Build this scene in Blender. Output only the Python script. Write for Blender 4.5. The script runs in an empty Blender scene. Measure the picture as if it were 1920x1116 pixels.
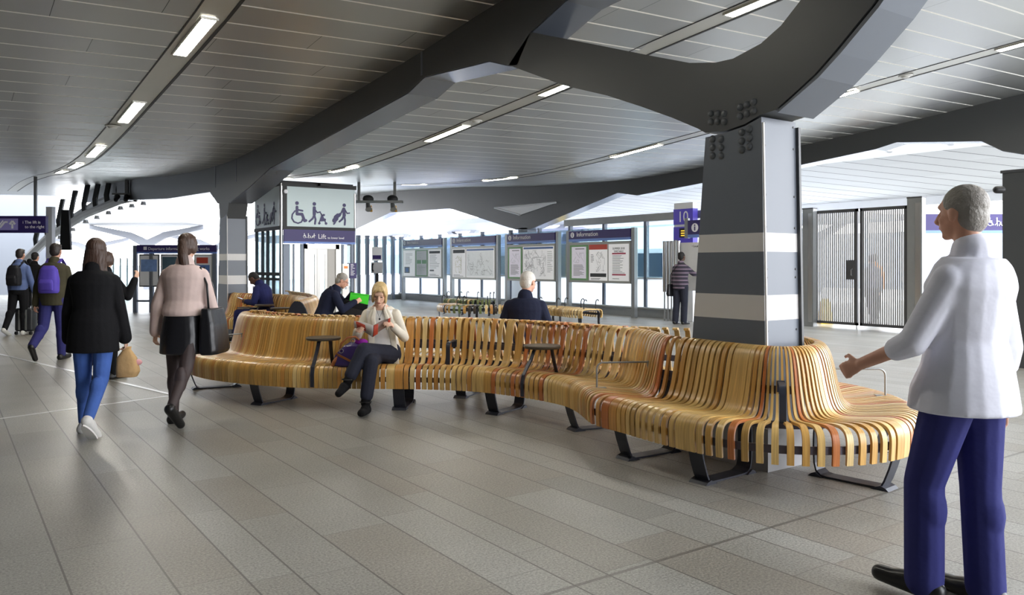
import bpy, bmesh, math, random
from mathutils import Vector, Matrix, Euler
random.seed(7)
C = bpy.context.scene.collection
PI = math.pi
# ---------------------------------------------------------------- camera frame
# world X runs across the concourse, world Y along the row of columns, the
# camera stands at the origin 1.45 m up and looks 35.3 deg to the right of +Y
ANG = math.radians(35.27); CS = math.cos(ANG); SN = math.sin(ANG)
F = 1507.0; HZ = 497.0; EYE = 1.45; T0 = 3.60
def W(xc, d, z=0.0):                       # (right, depth, height) -> world
    return Vector((xc*CS + d*SN, -xc*SN + d*CS, z))
def at(px, py, d):                          # point seen at a pixel, depth d
    return W((px-960)/F*d, d, EYE + (HZ-py)/F*d)
def floor_at(px, py):
    d = EYE*F/(py-HZ); return W((px-960)/F*d, d, 0)
def onV(px, py, V):                         # on the plane X = V
    r = (px-960)/F; d = V/(CS*r+SN); return at(px, py, d)
HEAD0 = -math.degrees(ANG)                  # rot z of something facing away from the camera
def rz(phi): return math.radians(HEAD0 - phi)   # 0 away, 90 right, 180 to the camera, -90 left

# ---------------------------------------------------------------- objects
def tag(o, label=None, cat=None, group=None, kind=None):
    if label: o['label'] = label
    if cat: o['category'] = cat
    if group: o['group'] = group
    if kind: o['kind'] = kind
    return o
def thing(name, label, cat, loc=(0,0,0), rot=0.0, group=None):
    o = bpy.data.objects.new(name, None); C.objects.link(o)
    o.empty_display_size = .1
    o.location = loc; o.rotation_euler = (0,0,rot)
    return tag(o, label, cat, group)
def dup(root, loc, rot, label=None):
    r = root.copy(); C.objects.link(r); r.location = loc; r.rotation_euler = (0,0,rot)
    if label: r['label'] = label
    for ch in list(root.children):
        c = ch.copy(); C.objects.link(c); c.parent = r
        for g in list(ch.children):
            d = g.copy(); C.objects.link(d); d.parent = c
    return r
class MB:
    def __init__(s, org=(0,0,0), mtx=None):
        s.v = []; s.f = []; s.m = []; s.uv = []; s.org = Vector(org); s.mi = 0; s.mtx = mtx
    def av(s, p):
        p = Vector(p)
        if s.mtx: p = s.mtx @ p
        s.v.append(p - s.org); return len(s.v)-1
    def af(s, idx, uv=None):
        s.f.append(tuple(idx)); s.m.append(s.mi); s.uv.append(uv)
    def box(s, c, size, R=None):
        c = Vector(c); hx,hy,hz = [k/2 for k in size]; ids = []
        for x in (-hx,hx):
            for y in (-hy,hy):
                for z in (-hz,hz):
                    p = Vector((x,y,z))
                    if R: p = R @ p
                    ids.append(s.av(c+p))
        for q in ((0,1,3,2),(4,6,7,5),(0,4,5,1),(2,3,7,6),(0,2,6,4),(1,5,7,3)):
            s.af([ids[k] for k in q])
        return s
    def bx(s, x0,x1,y0,y1,z0,z1):
        return s.box(((x0+x1)/2,(y0+y1)/2,(z0+z1)/2),(abs(x1-x0),abs(y1-y0),abs(z1-z0)))
    def ring(s, c, ax, ay, n=16, p=2.0):
        r = []
        for k in range(n):
            a = 2*PI*k/n; ca, sa = math.cos(a), math.sin(a)
            if p != 2.0:
                ca = math.copysign(abs(ca)**(2/p), ca); sa = math.copysign(abs(sa)**(2/p), sa)
            r.append(s.av(Vector(c)+Vector(ax)*ca+Vector(ay)*sa))
        return r
    def loft(s, rings, n=16, p=2.0, cap=True):
        ids = [s.ring(c,ax,ay,n,p) for (c,ax,ay) in rings]
        for a,b in zip(ids, ids[1:]):
            for k in range(n):
                s.af((a[k],a[(k+1)%n],b[(k+1)%n],b[k]))
        if cap:
            s.af(ids[0][::-1]); s.af(ids[-1])
        return s
    def caps(s, p0, r0, p1, r1, n=12):       # tapered capsule
        p0 = Vector(p0); p1 = Vector(p1); d = p1-p0
        if d.length < 1e-6: d = Vector((0,0,1e-4))
        u = d.normalized(); a = u.orthogonal().normalized(); b = u.cross(a)
        R = []
        for k in range(1,5):
            t = PI/2*(1-k/4); R.append((p0-u*r0*math.sin(t), r0*math.cos(t)))
        for k in range(0,4):
            t = PI/2*k/4; R.append((p1+u*r1*math.sin(t), r1*math.cos(t)))
        return s.loft([(c,a*r,b*r) for c,r in R], n)
    def chain(s, pts, rad, n=12):
        for k in range(len(pts)-1): s.caps(pts[k],rad[k],pts[k+1],rad[k+1],n)
        return s
    def ell(s, c, ax, ay, az, n=16, m=10):   # ellipsoid, three axis vectors
        c = Vector(c); ax=Vector(ax); ay=Vector(ay); az=Vector(az); R=[]
        for k in range(1,m):
            t = -PI/2+PI*k/m; R.append((c+az*math.sin(t), ax*math.cos(t), ay*math.cos(t)))
        return s.loft(R, n)
    def cyl(s, p0, p1, r0, r1=None, n=16):
        r1 = r0 if r1 is None else r1
        p0 = Vector(p0); p1 = Vector(p1); u=(p1-p0).normalized(); a=u.orthogonal().normalized(); b=u.cross(a)
        return s.loft([(p0,a*r0,b*r0),(p1,a*r1,b*r1)], n)
    def tube(s, pts, r, n=8):
        pts=[Vector(p) for p in pts]; R=[]; a=None
        for k,p in enumerate(pts):
            d=(pts[min(k+1,len(pts)-1)]-pts[max(k-1,0)]).normalized()
            if a is None: a=d.orthogonal().normalized()
            else:
                a=(a-d*a.dot(d)); a.normalize()
            b=d.cross(a); R.append((p,a*r,b*r))
        return s.loft(R,n)
    def bar(s, pts, wdir, w, th):             # flat bar: path pts, width along wdir
        pts=[Vector(p) for p in pts]; wd=[Vector(x) for x in wdir] if isinstance(wdir,list) else [Vector(wdir)]*len(pts)
        prev=None
        for k,p in enumerate(pts):
            d=(pts[min(k+1,len(pts)-1)]-pts[max(k-1,0)]).normalized()
            x=wd[k].normalized(); nrm=d.cross(x).normalized()
            ww = w[k] if isinstance(w,list) else w
            q=[s.av(p+x*a*ww/2+nrm*b*th/2) for a,b in ((-1,-1),(1,-1),(1,1),(-1,1))]
            if prev:
                for j in range(4): s.af((prev[j],prev[(j+1)%4],q[(j+1)%4],q[j]))
            else: s.af(q[::-1])
            prev=q
        s.af(prev); return s
    def prism(s, poly, fn, d0, d1):           # poly of (a,b), fn(a,b,depth)->point
        A=[s.av(fn(a,b,d0)) for a,b in poly]; B=[s.av(fn(a,b,d1)) for a,b in poly]; n=len(poly)
        s.af(A[::-1]); s.af(B)
        for k in range(n): s.af((A[k],A[(k+1)%n],B[(k+1)%n],B[k]))
        return s
    def mesh(s, name, mats, smooth=False, fix=True):
        me=bpy.data.meshes.new(name); me.from_pydata([tuple(p) for p in s.v],[],s.f)
        for m in (mats if isinstance(mats,(list,tuple)) else [mats]): me.materials.append(m)
        me.polygons.foreach_set('material_index', s.m)
        if any(u for u in s.uv):
            l=me.uv_layers.new(name='UVMap'); k=0
            for u,f in zip(s.uv,s.f):
                for j in range(len(f)):
                    l.data[k].uv = u[j] if u else (0,0); k+=1
        if fix:
            b=bmesh.new(); b.from_mesh(me); bmesh.ops.recalc_face_normals(b, faces=b.faces); b.to_mesh(me); b.free()
        if smooth: me.polygons.foreach_set('use_smooth',[True]*len(me.polygons))
        me.update(); return me
    def build(s, name, mats, parent=None, smooth=False, loc=None, angle=None):
        o=bpy.data.objects.new(name, s.mesh(name,mats,smooth or bool(angle))); C.objects.link(o)
        if angle:
            b=bmesh.new(); b.from_mesh(o.data)
            for e in b.edges:
                if len(e.link_faces)==2 and e.calc_face_angle(0)>math.radians(angle): e.smooth=False
            b.to_mesh(o.data); b.free()
        if parent: o.parent=parent
        if loc is not None: o.location=loc
        return o
def struct(o): o['kind']='structure'; return o
def vox(mb, name, m, parent, size=.008, sm=4, fac=.5):
    """union of overlapping closed shapes as one continuous surface"""
    tmp=bpy.data.objects.new('tmp', mb.mesh('tmp', m)); C.objects.link(tmp)
    r=tmp.modifiers.new('r','REMESH'); r.mode='VOXEL'; r.voxel_size=size; r.use_smooth_shade=True
    if sm:
        q=tmp.modifiers.new('s','SMOOTH'); q.factor=fac; q.iterations=sm
    bpy.context.view_layer.update()
    dg=bpy.context.evaluated_depsgraph_get()
    me=bpy.data.meshes.new_from_object(tmp.evaluated_get(dg))
    bpy.data.objects.remove(tmp)
    me.name=name; me.materials.clear(); me.materials.append(m)
    me.polygons.foreach_set('material_index',[0]*len(me.polygons))
    me.polygons.foreach_set('use_smooth',[True]*len(me.polygons))
    o=bpy.data.objects.new(name,me); C.objects.link(o); o.parent=parent
    return o
def text(s, name, txt, size, M, m, parent=None, depth=.003, align='LEFT', xs=1.0):
    """lettering: M maps the letter plane (x right, y up, z out) to the parent's space"""
    cu=bpy.data.curves.new('t','FONT'); cu.body=txt; cu.size=size; cu.extrude=depth; cu.align_x=align; cu.resolution_u=3
    tmp=bpy.data.objects.new('t',cu); C.objects.link(tmp); bpy.context.view_layer.update()
    me=bpy.data.meshes.new_from_object(tmp.evaluated_get(bpy.context.evaluated_depsgraph_get()))
    bpy.data.objects.remove(tmp)
    me.transform(M @ Matrix.Diagonal((xs,1,1,1))); me.materials.clear(); me.materials.append(m); me.name=name
    o=bpy.data.objects.new(name,me); C.objects.link(o)
    if parent: o.parent=parent
    return o
def frame(o, x, y):                           # matrix: letter plane with origin o, x axis, y axis
    x=Vector(x).normalized(); y=Vector(y).normalized(); z=x.cross(y)
    return Matrix.Translation(Vector(o)) @ Matrix((x,y,z)).transposed().to_4x4()

# ---------------------------------------------------------------- materials
def lin(c):
    r=[]
    for k in c:
        k/=255.0; r.append(k/12.92 if k<=.04045 else ((k+.055)/1.055)**2.4)
    return (*r,1.0)
MATS={}
class NT:
    def __init__(s, name):
        s.m=bpy.data.materials.new(name); s.m.use_nodes=True; s.t=s.m.node_tree; s.n=s.t.nodes; s.n.clear()
        s.out=s.n.new('ShaderNodeOutputMaterial')
    def node(s, kind, **k):
        x=s.n.new('ShaderNode'+kind)
        for a,b in k.items(): setattr(x,a,b)
        return x
    def link(s, a, b): s.t.links.new(a,b)
    def math(s, op, a, b=None, c=None):
        x=s.node('Math', operation=op)
        for i,k in enumerate((a,b,c)):
            if k is None: continue
            if hasattr(k,'is_linked'): s.link(k,x.inputs[i])
            else: x.inputs[i].default_value=k
        return x.outputs[0]
    def mix(s, f, a, b):
        x=s.node('Mix', data_type='RGBA')
        for i,k in ((0,f),(6,a),(7,b)):
            if hasattr(k,'is_linked'): s.link(k,x.inputs[i])
            else: x.inputs[i].default_value=k
        return x.outputs[2]
def mat(name, col, rough=.5, metal=0.0, var=.12, vs=6.0, bump=0.0, bs=60.0, spec=.5, emit=0.0, stretch=None):
    if name in MATS: return MATS[name]
    n=NT(name); b=n.node('BsdfPrincipled'); n.link(b.outputs[0], n.out.inputs[0])
    tc=n.node('TexCoord'); co=tc.outputs['Object']
    if stretch:
        mp=n.node('Mapping'); mp.inputs['Scale'].default_value=stretch; n.link(co,mp.inputs[0]); co=mp.outputs[0]
    nz=n.node('TexNoise'); nz.inputs['Scale'].default_value=vs; nz.inputs['Detail'].default_value=5; n.link(co,nz.inputs[0])
    c=lin(col); dk=tuple(k*(1-var) for k in c[:3])+(1,); lt=tuple(min(1,k*(1+var)) for k in c[:3])+(1,)
    col_out=n.mix(nz.outputs[0],dk,lt); n.link(col_out,b.inputs['Base Color'])
    b.inputs['Roughness'].default_value=rough; b.inputs['Metallic'].default_value=metal
    b.inputs['Specular IOR Level'].default_value=spec
    if emit:
        n.link(col_out,b.inputs['Emission Color']); b.inputs['Emission Strength'].default_value=emit
    if bump:
        z=n.node('TexNoise'); z.inputs['Scale'].default_value=bs; z.inputs['Detail'].default_value=3; n.link(co,z.inputs[0])
        bm=n.node('Bump'); bm.inputs['Strength'].default_value=bump; bm.inputs['Distance'].default_value=.02
        n.link(z.outputs[0],bm.inputs['Height']); n.link(bm.outputs[0],b.inputs['Normal'])
    MATS[name]=n.m; return n.m
def glass(name, tint=(225,238,240), tr=.85, rough=.02):
    if name in MATS: return MATS[name]
    n=NT(name); a=n.node('BsdfTransparent'); a.inputs[0].default_value=lin(tint)
    g=n.node('BsdfGlossy'); g.inputs['Roughness'].default_value=rough; g.inputs[0].default_value=(.9,.95,1,1)
    lw=n.node('LayerWeight'); lw.inputs[0].default_value=.25
    f=n.math('MULTIPLY_ADD', lw.outputs['Fresnel'], .8, (1-tr)*.35)
    x=n.node('MixShader'); n.link(f,x.inputs[0]); n.link(a.outputs[0],x.inputs[1]); n.link(g.outputs[0],x.inputs[2])
    n.link(x.outputs[0],n.out.inputs[0]); MATS[name]=n.m; return n.m
def frosted(name, col=(250,253,255), t=.93):
    n=NT(name); a=n.node('BsdfTranslucent'); a.inputs[0].default_value=lin(col)
    d=n.node('BsdfPrincipled'); d.inputs['Base Color'].default_value=lin(col); d.inputs['Roughness'].default_value=.25
    nz=n.node('TexNoise'); nz.inputs['Scale'].default_value=3.0
    n.link(n.math('MULTIPLY_ADD',nz.outputs[0],.1,.2),d.inputs['Roughness'])
    x=n.node('MixShader'); x.inputs[0].default_value=1-t; n.link(a.outputs[0],x.inputs[1]); n.link(d.outputs[0],x.inputs[2])
    n.link(x.outputs[0],n.out.inputs[0]); MATS[name]=n.m; return n.m

def wood(name, col):
    n=NT(name); b=n.node('BsdfPrincipled'); n.link(b.outputs[0],n.out.inputs[0])
    uv=n.node('UVMap'); mp=n.node('Mapping'); mp.inputs['Scale'].default_value=(38,1.6,1); n.link(uv.outputs[0],mp.inputs[0])
    oi=n.node('ObjectInfo'); ad=n.node('VectorMath',operation='ADD'); n.link(mp.outputs[0],ad.inputs[0]); n.link(oi.outputs['Random'],ad.inputs[1])
    nz=n.node('TexNoise'); nz.inputs['Scale'].default_value=2.2; nz.inputs['Detail'].default_value=6; nz.inputs['Distortion'].default_value=.6
    n.link(ad.outputs[0],nz.inputs[0])
    c=lin(col); r=n.node('ValToRGB'); r.color_ramp.elements[0].position=.3; r.color_ramp.elements[1].position=.72
    r.color_ramp.elements[0].color=(c[0]*.72,c[1]*.66,c[2]*.6,1); r.color_ramp.elements[1].color=(min(1,c[0]*1.15),min(1,c[1]*1.15),min(1,c[2]*1.12),1)
    n.link(nz.outputs[0],r.inputs[0]); n.link(r.outputs[0],b.inputs['Base Color'])
    b.inputs['Roughness'].default_value=.36; b.inputs['Coat Weight'].default_value=.25; b.inputs['Coat Roughness'].default_value=.25
    bm=n.node('Bump'); bm.inputs['Strength'].default_value=.06; n.link(nz.outputs[0],bm.inputs['Height']); n.link(bm.outputs[0],b.inputs['Normal'])
    MATS[name]=n.m; return n.m
WOODS=[wood('ash',(222,186,116)),wood('honey_oak',(210,164,88)),wood('olive_oak',(190,152,84)),wood('amber_oak',(204,148,76)),wood('red_oak',(198,120,62)),wood('bleached_ash',(226,198,138))]

def paving():
    n=NT('granite_paving'); b=n.node('BsdfPrincipled'); n.link(b.outputs[0],n.out.inputs[0])
    tc=n.node('TexCoord'); sp=n.node('SeparateXYZ'); n.link(tc.outputs['Object'],sp.inputs[0])
    X=n.math('ADD',sp.outputs[0],40.0); Y=n.math('ADD',sp.outputs[1],40.0)
    P=1.19; cell=n.math('DIVIDE',X,P); base=n.math('FLOOR',cell); fr=n.math('FRACT',cell)
    # four slab widths per repeat: .39 .29 .21 .30
    cuts=[0,.328,.572,.748,1.0]
    idx=None; dist=None
    for k in (1,2,3):
        g=n.math('GREATER_THAN',fr,cuts[k]); idx=g if idx is None else n.math('ADD',idx,g)
    for k in range(5):
        a=n.math('ABSOLUTE',n.math('SUBTRACT',fr,cuts[k])); dist=a if dist is None else n.math('MINIMUM',dist,a)
    dx=n.math('MULTIPLY',dist,P)
    row=n.math('MULTIPLY_ADD',base,4.0,idx)
    wn=n.node('TexWhiteNoise',noise_dimensions='1D'); n.link(row,wn.inputs['W'])
    L=n.math('MULTIPLY_ADD',wn.outputs[0],.4,.95)
    v=n.math('ADD',n.math('DIVIDE',Y,L),n.math('MULTIPLY',wn.outputs[0],37.7)); vf=n.math('FRACT',v); vi=n.math('FLOOR',v)
    dy=n.math('MULTIPLY',n.math('MINIMUM',vf,n.math('SUBTRACT',1.0,vf)),L)
    j=n.math('MAXIMUM',n.math('LESS_THAN',dx,.0048),n.math('MULTIPLY',n.math('LESS_THAN',dy,.003),.55))
    # the broad movement joint across the floor
    ex=n.math('ABSOLUTE',n.math('SUBTRACT',sp.outputs[1],JOINT_Y)); j=n.math('MAXIMUM',j,n.math('MULTIPLY',n.math('LESS_THAN',ex,.012),.75))
    cb=n.node('CombineXYZ'); n.link(row,cb.inputs[0]); n.link(vi,cb.inputs[1])
    w2=n.node('TexWhiteNoise',noise_dimensions='3D'); n.link(cb.outputs[0],w2.inputs[0])
    slab=n.node('ValToRGB'); e=slab.color_ramp.elements; e[0].color=lin((146,145,140)); e[1].color=lin((166,165,160)); n.link(w2.outputs[0],slab.inputs[0])
    x=slab.color_ramp.elements.new(.12); x.color=lin((152,147,139)); x=slab.color_ramp.elements.new(.55); x.color=lin((156,154,148))
    gr=n.node('TexNoise'); gr.inputs['Scale'].default_value=80; gr.inputs['Detail'].default_value=4; gr.inputs['Roughness'].default_value=.8; n.link(tc.outputs['Object'],gr.inputs[0])
    grr=n.node('ValToRGB'); grr.color_ramp.elements[0].position=.34; grr.color_ramp.elements[1].position=.66
    grr.color_ramp.elements[0].color=(.36,.355,.34,1); grr.color_ramp.elements[1].color=(1.42,1.42,1.40,1); n.link(gr.outputs[0],grr.inputs[0])
    mu=n.node('Mix',data_type='RGBA',blend_type='MULTIPLY'); mu.inputs[0].default_value=.85; n.link(slab.outputs[0],mu.inputs[6]); n.link(grr.outputs[0],mu.inputs[7])
    st=n.node('TexNoise'); st.inputs['Scale'].default_value=.9; st.inputs['Detail'].default_value=6; n.link(tc.outputs['Object'],st.inputs[0])
    sr=n.node('ValToRGB'); sr.color_ramp.elements[0].position=.35; sr.color_ramp.elements[1].position=.7; sr.color_ramp.elements[0].color=(.84,.83,.81,1); sr.color_ramp.elements[1].color=(1.06,1.06,1.06,1); n.link(st.outputs[0],sr.inputs[0])
    m2=n.node('Mix',data_type='RGBA',blend_type='MULTIPLY'); m2.inputs[0].default_value=1; n.link(mu.outputs[2],m2.inputs[6]); n.link(sr.outputs[0],m2.inputs[7])
    c=n.mix(n.math('MULTIPLY',j,.75),m2.outputs[2],lin((70,66,60))); n.link(c,b.inputs['Base Color'])
    b.inputs['Roughness'].default_value=.42; b.inputs['Specular IOR Level'].default_value=.55
    n.link(n.math('MULTIPLY_ADD',gr.outputs[0],.2,.30),b.inputs['Roughness'])
    bm=n.node('Bump'); bm.inputs['Strength'].default_value=.05; bm.inputs['Distance'].default_value=.002; n.link(gr.outputs[0],bm.inputs['Height']); n.link(bm.outputs[0],b.inputs['Normal'])
    return n.m
JOINT_Y = floor_at(1646,929).y

def ceiling_mat(name, col, metal, rough, pitch, joint, jw=.014, lat=True, diag=0.0):
    n=NT(name); b=n.node('BsdfPrincipled')
    tc=n.node('TexCoord'); sp=n.node('SeparateXYZ'); n.link(tc.outputs['Object'],sp.inputs[0])
    Y=n.math('ADD',sp.outputs[1],60.0)
    if diag: Y=n.math('MULTIPLY_ADD',sp.outputs[0],diag,Y)
    q=n.math('DIVIDE',Y,pitch); fi=n.math('FLOOR',q); fr=n.math('FRACT',q)
    jm=n.math('LESS_THAN',n.math('MULTIPLY',fr,pitch),jw)
    wn=n.node('TexWhiteNoise',noise_dimensions='1D'); n.link(fi,wn.inputs['W'])
    xx=n.math('ADD',n.math('DIVIDE',n.math('ADD',sp.outputs[0],60.0),2.6),n.math('MULTIPLY',wn.outputs[0],9.0))
    xf=n.math('FRACT',xx); pi=n.math('FLOOR',xx)
    lm=n.math('MULTIPLY',n.math('LESS_THAN',xf,.0025),1.0 if lat else 0.0)
    cb=n.node('CombineXYZ'); n.link(fi,cb.inputs[0]); n.link(pi,cb.inputs[1]); w2=n.node('TexWhiteNoise',noise_dimensions='3D'); n.link(cb.outputs[0],w2.inputs[0])
    c=lin(col); cc=n.mix(w2.outputs[0],tuple(k*.92 for k in c[:3])+(1,),tuple(min(1,k*1.06) for k in c[:3])+(1,))
    cc=n.mix(lm,cc,(.02,.02,.02,1)); n.link(cc,b.inputs['Base Color'])
    b.inputs['Metallic'].default_value=metal
    n.link(n.math('MULTIPLY_ADD',w2.outputs[0],.06,rough),b.inputs['Roughness'])
    d=n.node('BsdfDiffuse'); d.inputs[0].default_value=lin(joint)
    x=n.node('MixShader'); n.link(jm,x.inputs[0]); n.link(b.outputs[0],x.inputs[1]); n.link(d.outputs[0],x.inputs[2])
    n.link(x.outputs[0],n.out.inputs[0]); MATS[name]=n.m; return n.m

STEEL_DARK = mat('charcoal_painted_steel',(74,76,78),.42,0,.06,2)
COLUMN_G = mat('column_grey_paint',(108,114,124),.4,0,.05,3)
WHITE_BAND = mat('white_band_paint',(216,214,212),.45,0,.05,3)
RAIL_ST = mat('bench_rail_steel',(88,84,96),.4,.2,.06,8)
BENCH_STEEL = mat('bench_dark_steel',(50,52,62),.4,.2,.08,8)
CHROME = mat('brushed_stainless',(190,190,190),.28,.9,.06,10,stretch=(1,1,.05))
CHROME_D = mat('satin_aluminium',(150,152,152),.4,.6,.06,8)
WHITE_ST = mat('white_painted_steel',(236,238,242),.5,0,.03,2)
PURPLE = mat('sign_purple',(48,36,100),.45,0,.06,3)
BLUE_L = mat('sign_pale_blue',(110,140,210),.45,0,.05,3)
SIGN_W = mat('sign_white_lettering',(240,240,245),.5,0,.02,3)
PAPER = mat('poster_paper',(226,226,228),.5,0,.04,4)
BLACK_M = mat('matt_black',(28,28,30),.55,0,.1,5)
# ---------------------------------------------------------------- people
SKIN=mat('skin_fair',(226,182,156),.5,0,.06,14); SKIN2=mat('skin_brown',(92,62,48),.45,0,.06,14); SKIN3=mat('skin_ruddy',(214,160,134),.5,0,.07,14)
EYEM=mat('eye_dark',(40,32,28),.3); LIPM=mat('lips',(178,98,92),.5)
def V3(*a): return Vector(a)
def cloth(name,col,rough=.85,bump=.25,bs=14,var=.14): return mat(name,col,rough,0,var,9,bump,bs,.2)
class Fig:
    """joints of one figure; x to its right, y forward, z up, metres"""
    def __init__(s,S,root): s.S=S; s.root=root; s.J={}
def stand(S,root,rl=(0,0),ll=(0,0),ra=(0,8,10),la=(0,8,10),lean=0,head=(0,0),tiptoe=None):
    """legs: thigh and shin angles from vertical (forward +); arms: upper swing, fore swing, splay"""
    f=Fig(S,root); J=f.J; R=math.radians
    th,sh=.245*S,.235*S
    def leg(a): return V3(0,math.sin(R(a[0])),-math.cos(R(a[0])))*th, V3(0,math.sin(R(a[1])),-math.cos(R(a[1])))*sh
    drops=[-(leg(a)[0]+leg(a)[1]).z for a in (rl,ll)]
    pz=max(drops)+.05*S; J['pel']=V3(0,0,pz+.02*S)
    sd=V3(0,math.sin(R(lean)),math.cos(R(lean)))
    J['nk']=J['pel']+sd*.315*S; J['lat']=V3(1,0,0)
    for k,x,a in (('r',1,rl),('l',-1,ll)):
        h=V3(x*.055*S,0,pz); d1,d2=leg(a); J['hip'+k]=h; J['kn'+k]=h+d1; J['an'+k]=h+d1+d2
        pitch=a[1]*1.0 if a[1]<0 else 0           # trailing foot tips onto its toe
        J['to'+k]=J['an'+k]+V3(x*.01*S,.115*S*math.cos(R(pitch)),-.028*S+.115*S*math.sin(R(pitch))*1.0)
        J['he'+k]=J['an'+k]+V3(0,-.028*S*math.cos(R(pitch)),-.03*S-.028*S*math.sin(R(pitch)))
    for k,x,a in (('r',1,ra),('l',-1,la)):
        sp=R(a[2]); s0=J['nk']+V3(x*.092*S,0,-.068*S)
        u=V3(x*math.sin(sp),math.sin(R(a[0]))*math.cos(sp),-math.cos(R(a[0]))*math.cos(sp)); w=V3(x*math.sin(sp)*.4,math.sin(R(a[1])),-math.cos(R(a[1]))).normalized()
        J['sh'+k]=s0; J['el'+k]=s0+u*.17*S; J['wr'+k]=J['el'+k]+w*.145*S; J['hd'+k]=w
    f.head(*head); return f
def _head(f,pitch=0,yaw=0,tilt=0,fw=.02):
    S=f.S; J=f.J; sd=(J['nk']-J['pel']).normalized(); up0=(V3(0,0,1)*.75+sd*.25).normalized()
    q=Euler((math.radians(-pitch),math.radians(tilt),math.radians(-yaw)),'ZYX').to_matrix() if False else Matrix.Rotation(math.radians(-yaw),3,'Z')@Matrix.Rotation(math.radians(tilt),3,'Y')@Matrix.Rotation(math.radians(-pitch),3,'X')
    J['hu']=q@V3(0,0,1); J['hf']=q@V3(0,1,0); J['hr']=q@V3(1,0,0)
    base=J['nk']+up0*.033*S+J['hf']*.012*S
    J['hc']=base+J['hu']*.062*S+J['hf']*.014*S; J['hb']=base
Fig.head=_head
def headshape(m,f,s=1.0):
    J=f.J; S=f.S*s; c,r,fw,u=J['hc'],J['hr'],J['hf'],J['hu']; k=S/1.7
    m.ell(c+u*.028*k-fw*.012*k,r*.073*k,fw*.092*k,u*.082*k,20,12)
    m.ell(c-u*.04*k+fw*.022*k,r*.056*k,fw*.066*k,u*.066*k,18,10)
    m.ell(c-u*.088*k+fw*.062*k,r*.024*k,fw*.022*k,u*.018*k,12,8)
    m.caps(c+u*.018*k+fw*.082*k,.009*k,c-u*.026*k+fw*.105*k,.0135*k,10)
    m.caps(c+u*.034*k+fw*.070*k-r*.03*k,.014*k,c+u*.034*k+fw*.070*k+r*.03*k,.014*k,10)
    for x in (-1,1):
        m.ell(c+r*x*.036*k-u*.022*k+fw*.058*k,r*.019*k,fw*.018*k,u*.02*k,10,8)
        m.ell(c+r*x*.075*k-u*.008*k-fw*.008*k,r*.010*k,fw*.02*k,u*.033*k,10,8)
    m.ell(c-u*.053*k+fw*.084*k,r*.024*k,fw*.012*k,u*.011*k,10,8)
    m.chain([J['nk']-(J['nk']-J['pel']).normalized()*.03*S,J['hb']+u*.012*k,c-u*.03*k-fw*.018*k],[.036*S,.031*S,.034*S])
def hand(m,f,k,curl=(35,45),n=None,spread=.0):
    J=f.J; S=f.S; d=J['hd'+k].normalized(); x=1 if k=='r' else -1
    pn=n.normalized() if n else V3(-x,0,0)            # palm faces
    pn=(pn-d*pn.dot(d)).normalized(); lat=d.cross(pn)*x  # towards the thumb side when the arm hangs
    if lat.y<0 and not n: lat=-lat
    w=J['wr'+k]; q=S/1.7
    m.loft([(w-d*.01*q,lat*.021*q,pn*.016*q),(w+d*.03*q,lat*.032*q,pn*.014*q),(w+d*.075*q,lat*.040*q,pn*.0125*q),(w+d*.092*q,lat*.038*q,pn*.010*q)],14)
    R=math.radians
    for j,(o,L) in enumerate(((.029,.070),(.010,.078),(-.009,.073),(-.027,.057))):
        b=w+d*.086*q+lat*o*q; L*=q; a1=R(curl[0]+4*j); a2=a1+R(curl[1])
        p1=b+(d*math.cos(a1)+pn*math.sin(a1)+lat*(o*spread))*L*.5; p2=p1+(d*math.cos(a2)+pn*math.sin(a2))*L*.32; a3=a2+R(curl[1]*.6); p3=p2+(d*math.cos(a3)+pn*math.sin(a3))*L*.22
        m.chain([b,p1,p2,p3],[.0092*q,.0085*q,.0078*q,.0068*q],8)
    b=w+d*.028*q+lat*.026*q; p1=b+(d*.55+lat*.7+pn*.35).normalized()*.042*q; p2=p1+(d*.85+lat*.12+pn*.5).normalized()*.032*q
    m.chain([b,p1,p2],[.0125*q,.0105*q,.0085*q],8)
TORSO=[(-.20,.080,.066,0),(-.06,.096,.074,-.004),(.12,.092,.068,-.002),(.34,.079,.058,.004),(.55,.087,.063,.004),(.74,.098,.066,0),(.82,.094,.058,-.004),(.90,.080,.052,-.004),(.96,.056,.044,-.004),(1.02,.040,.036,0)]
def spine(f,s,bow=0):
    J=f.J; p=J['pel'].lerp(J['nk'],s); ax=(J['nk']-J['pel']).normalized(); fw=ax.cross(J['lat']).normalized()
    fw=V3(0,0,0)+fw; b=f.bow if hasattr(f,'bow') else 0
    return p-fw*b*4*s*(1-s)*(1 if 0<s<1 else 0),fw
def torso(m,f,e=0.0,s0=-.3,s1=1.1,wide=1.0,deep=1.0,shift=0,lower=None):
    J=f.J;S=f.S; R=[]
    latp=f.latp if hasattr(f,'latp') else J['lat']
    for s,rx,ry,yo in TORSO:
        if not s0<=s<=s1: continue
        c,fw=spine(f,s); l=latp.lerp(J['lat'],max(0,min(1,s)))
        R.append((c+fw*(yo*S+shift),l.normalized()*(rx*S*wide+e),fw*(ry*S*deep+e)))
    if lower: R=[(c,V3(1,0,0)*a,V3(0,1,0)*b) for c,a,b in lower]+R
    m.loft(R,20)
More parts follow.
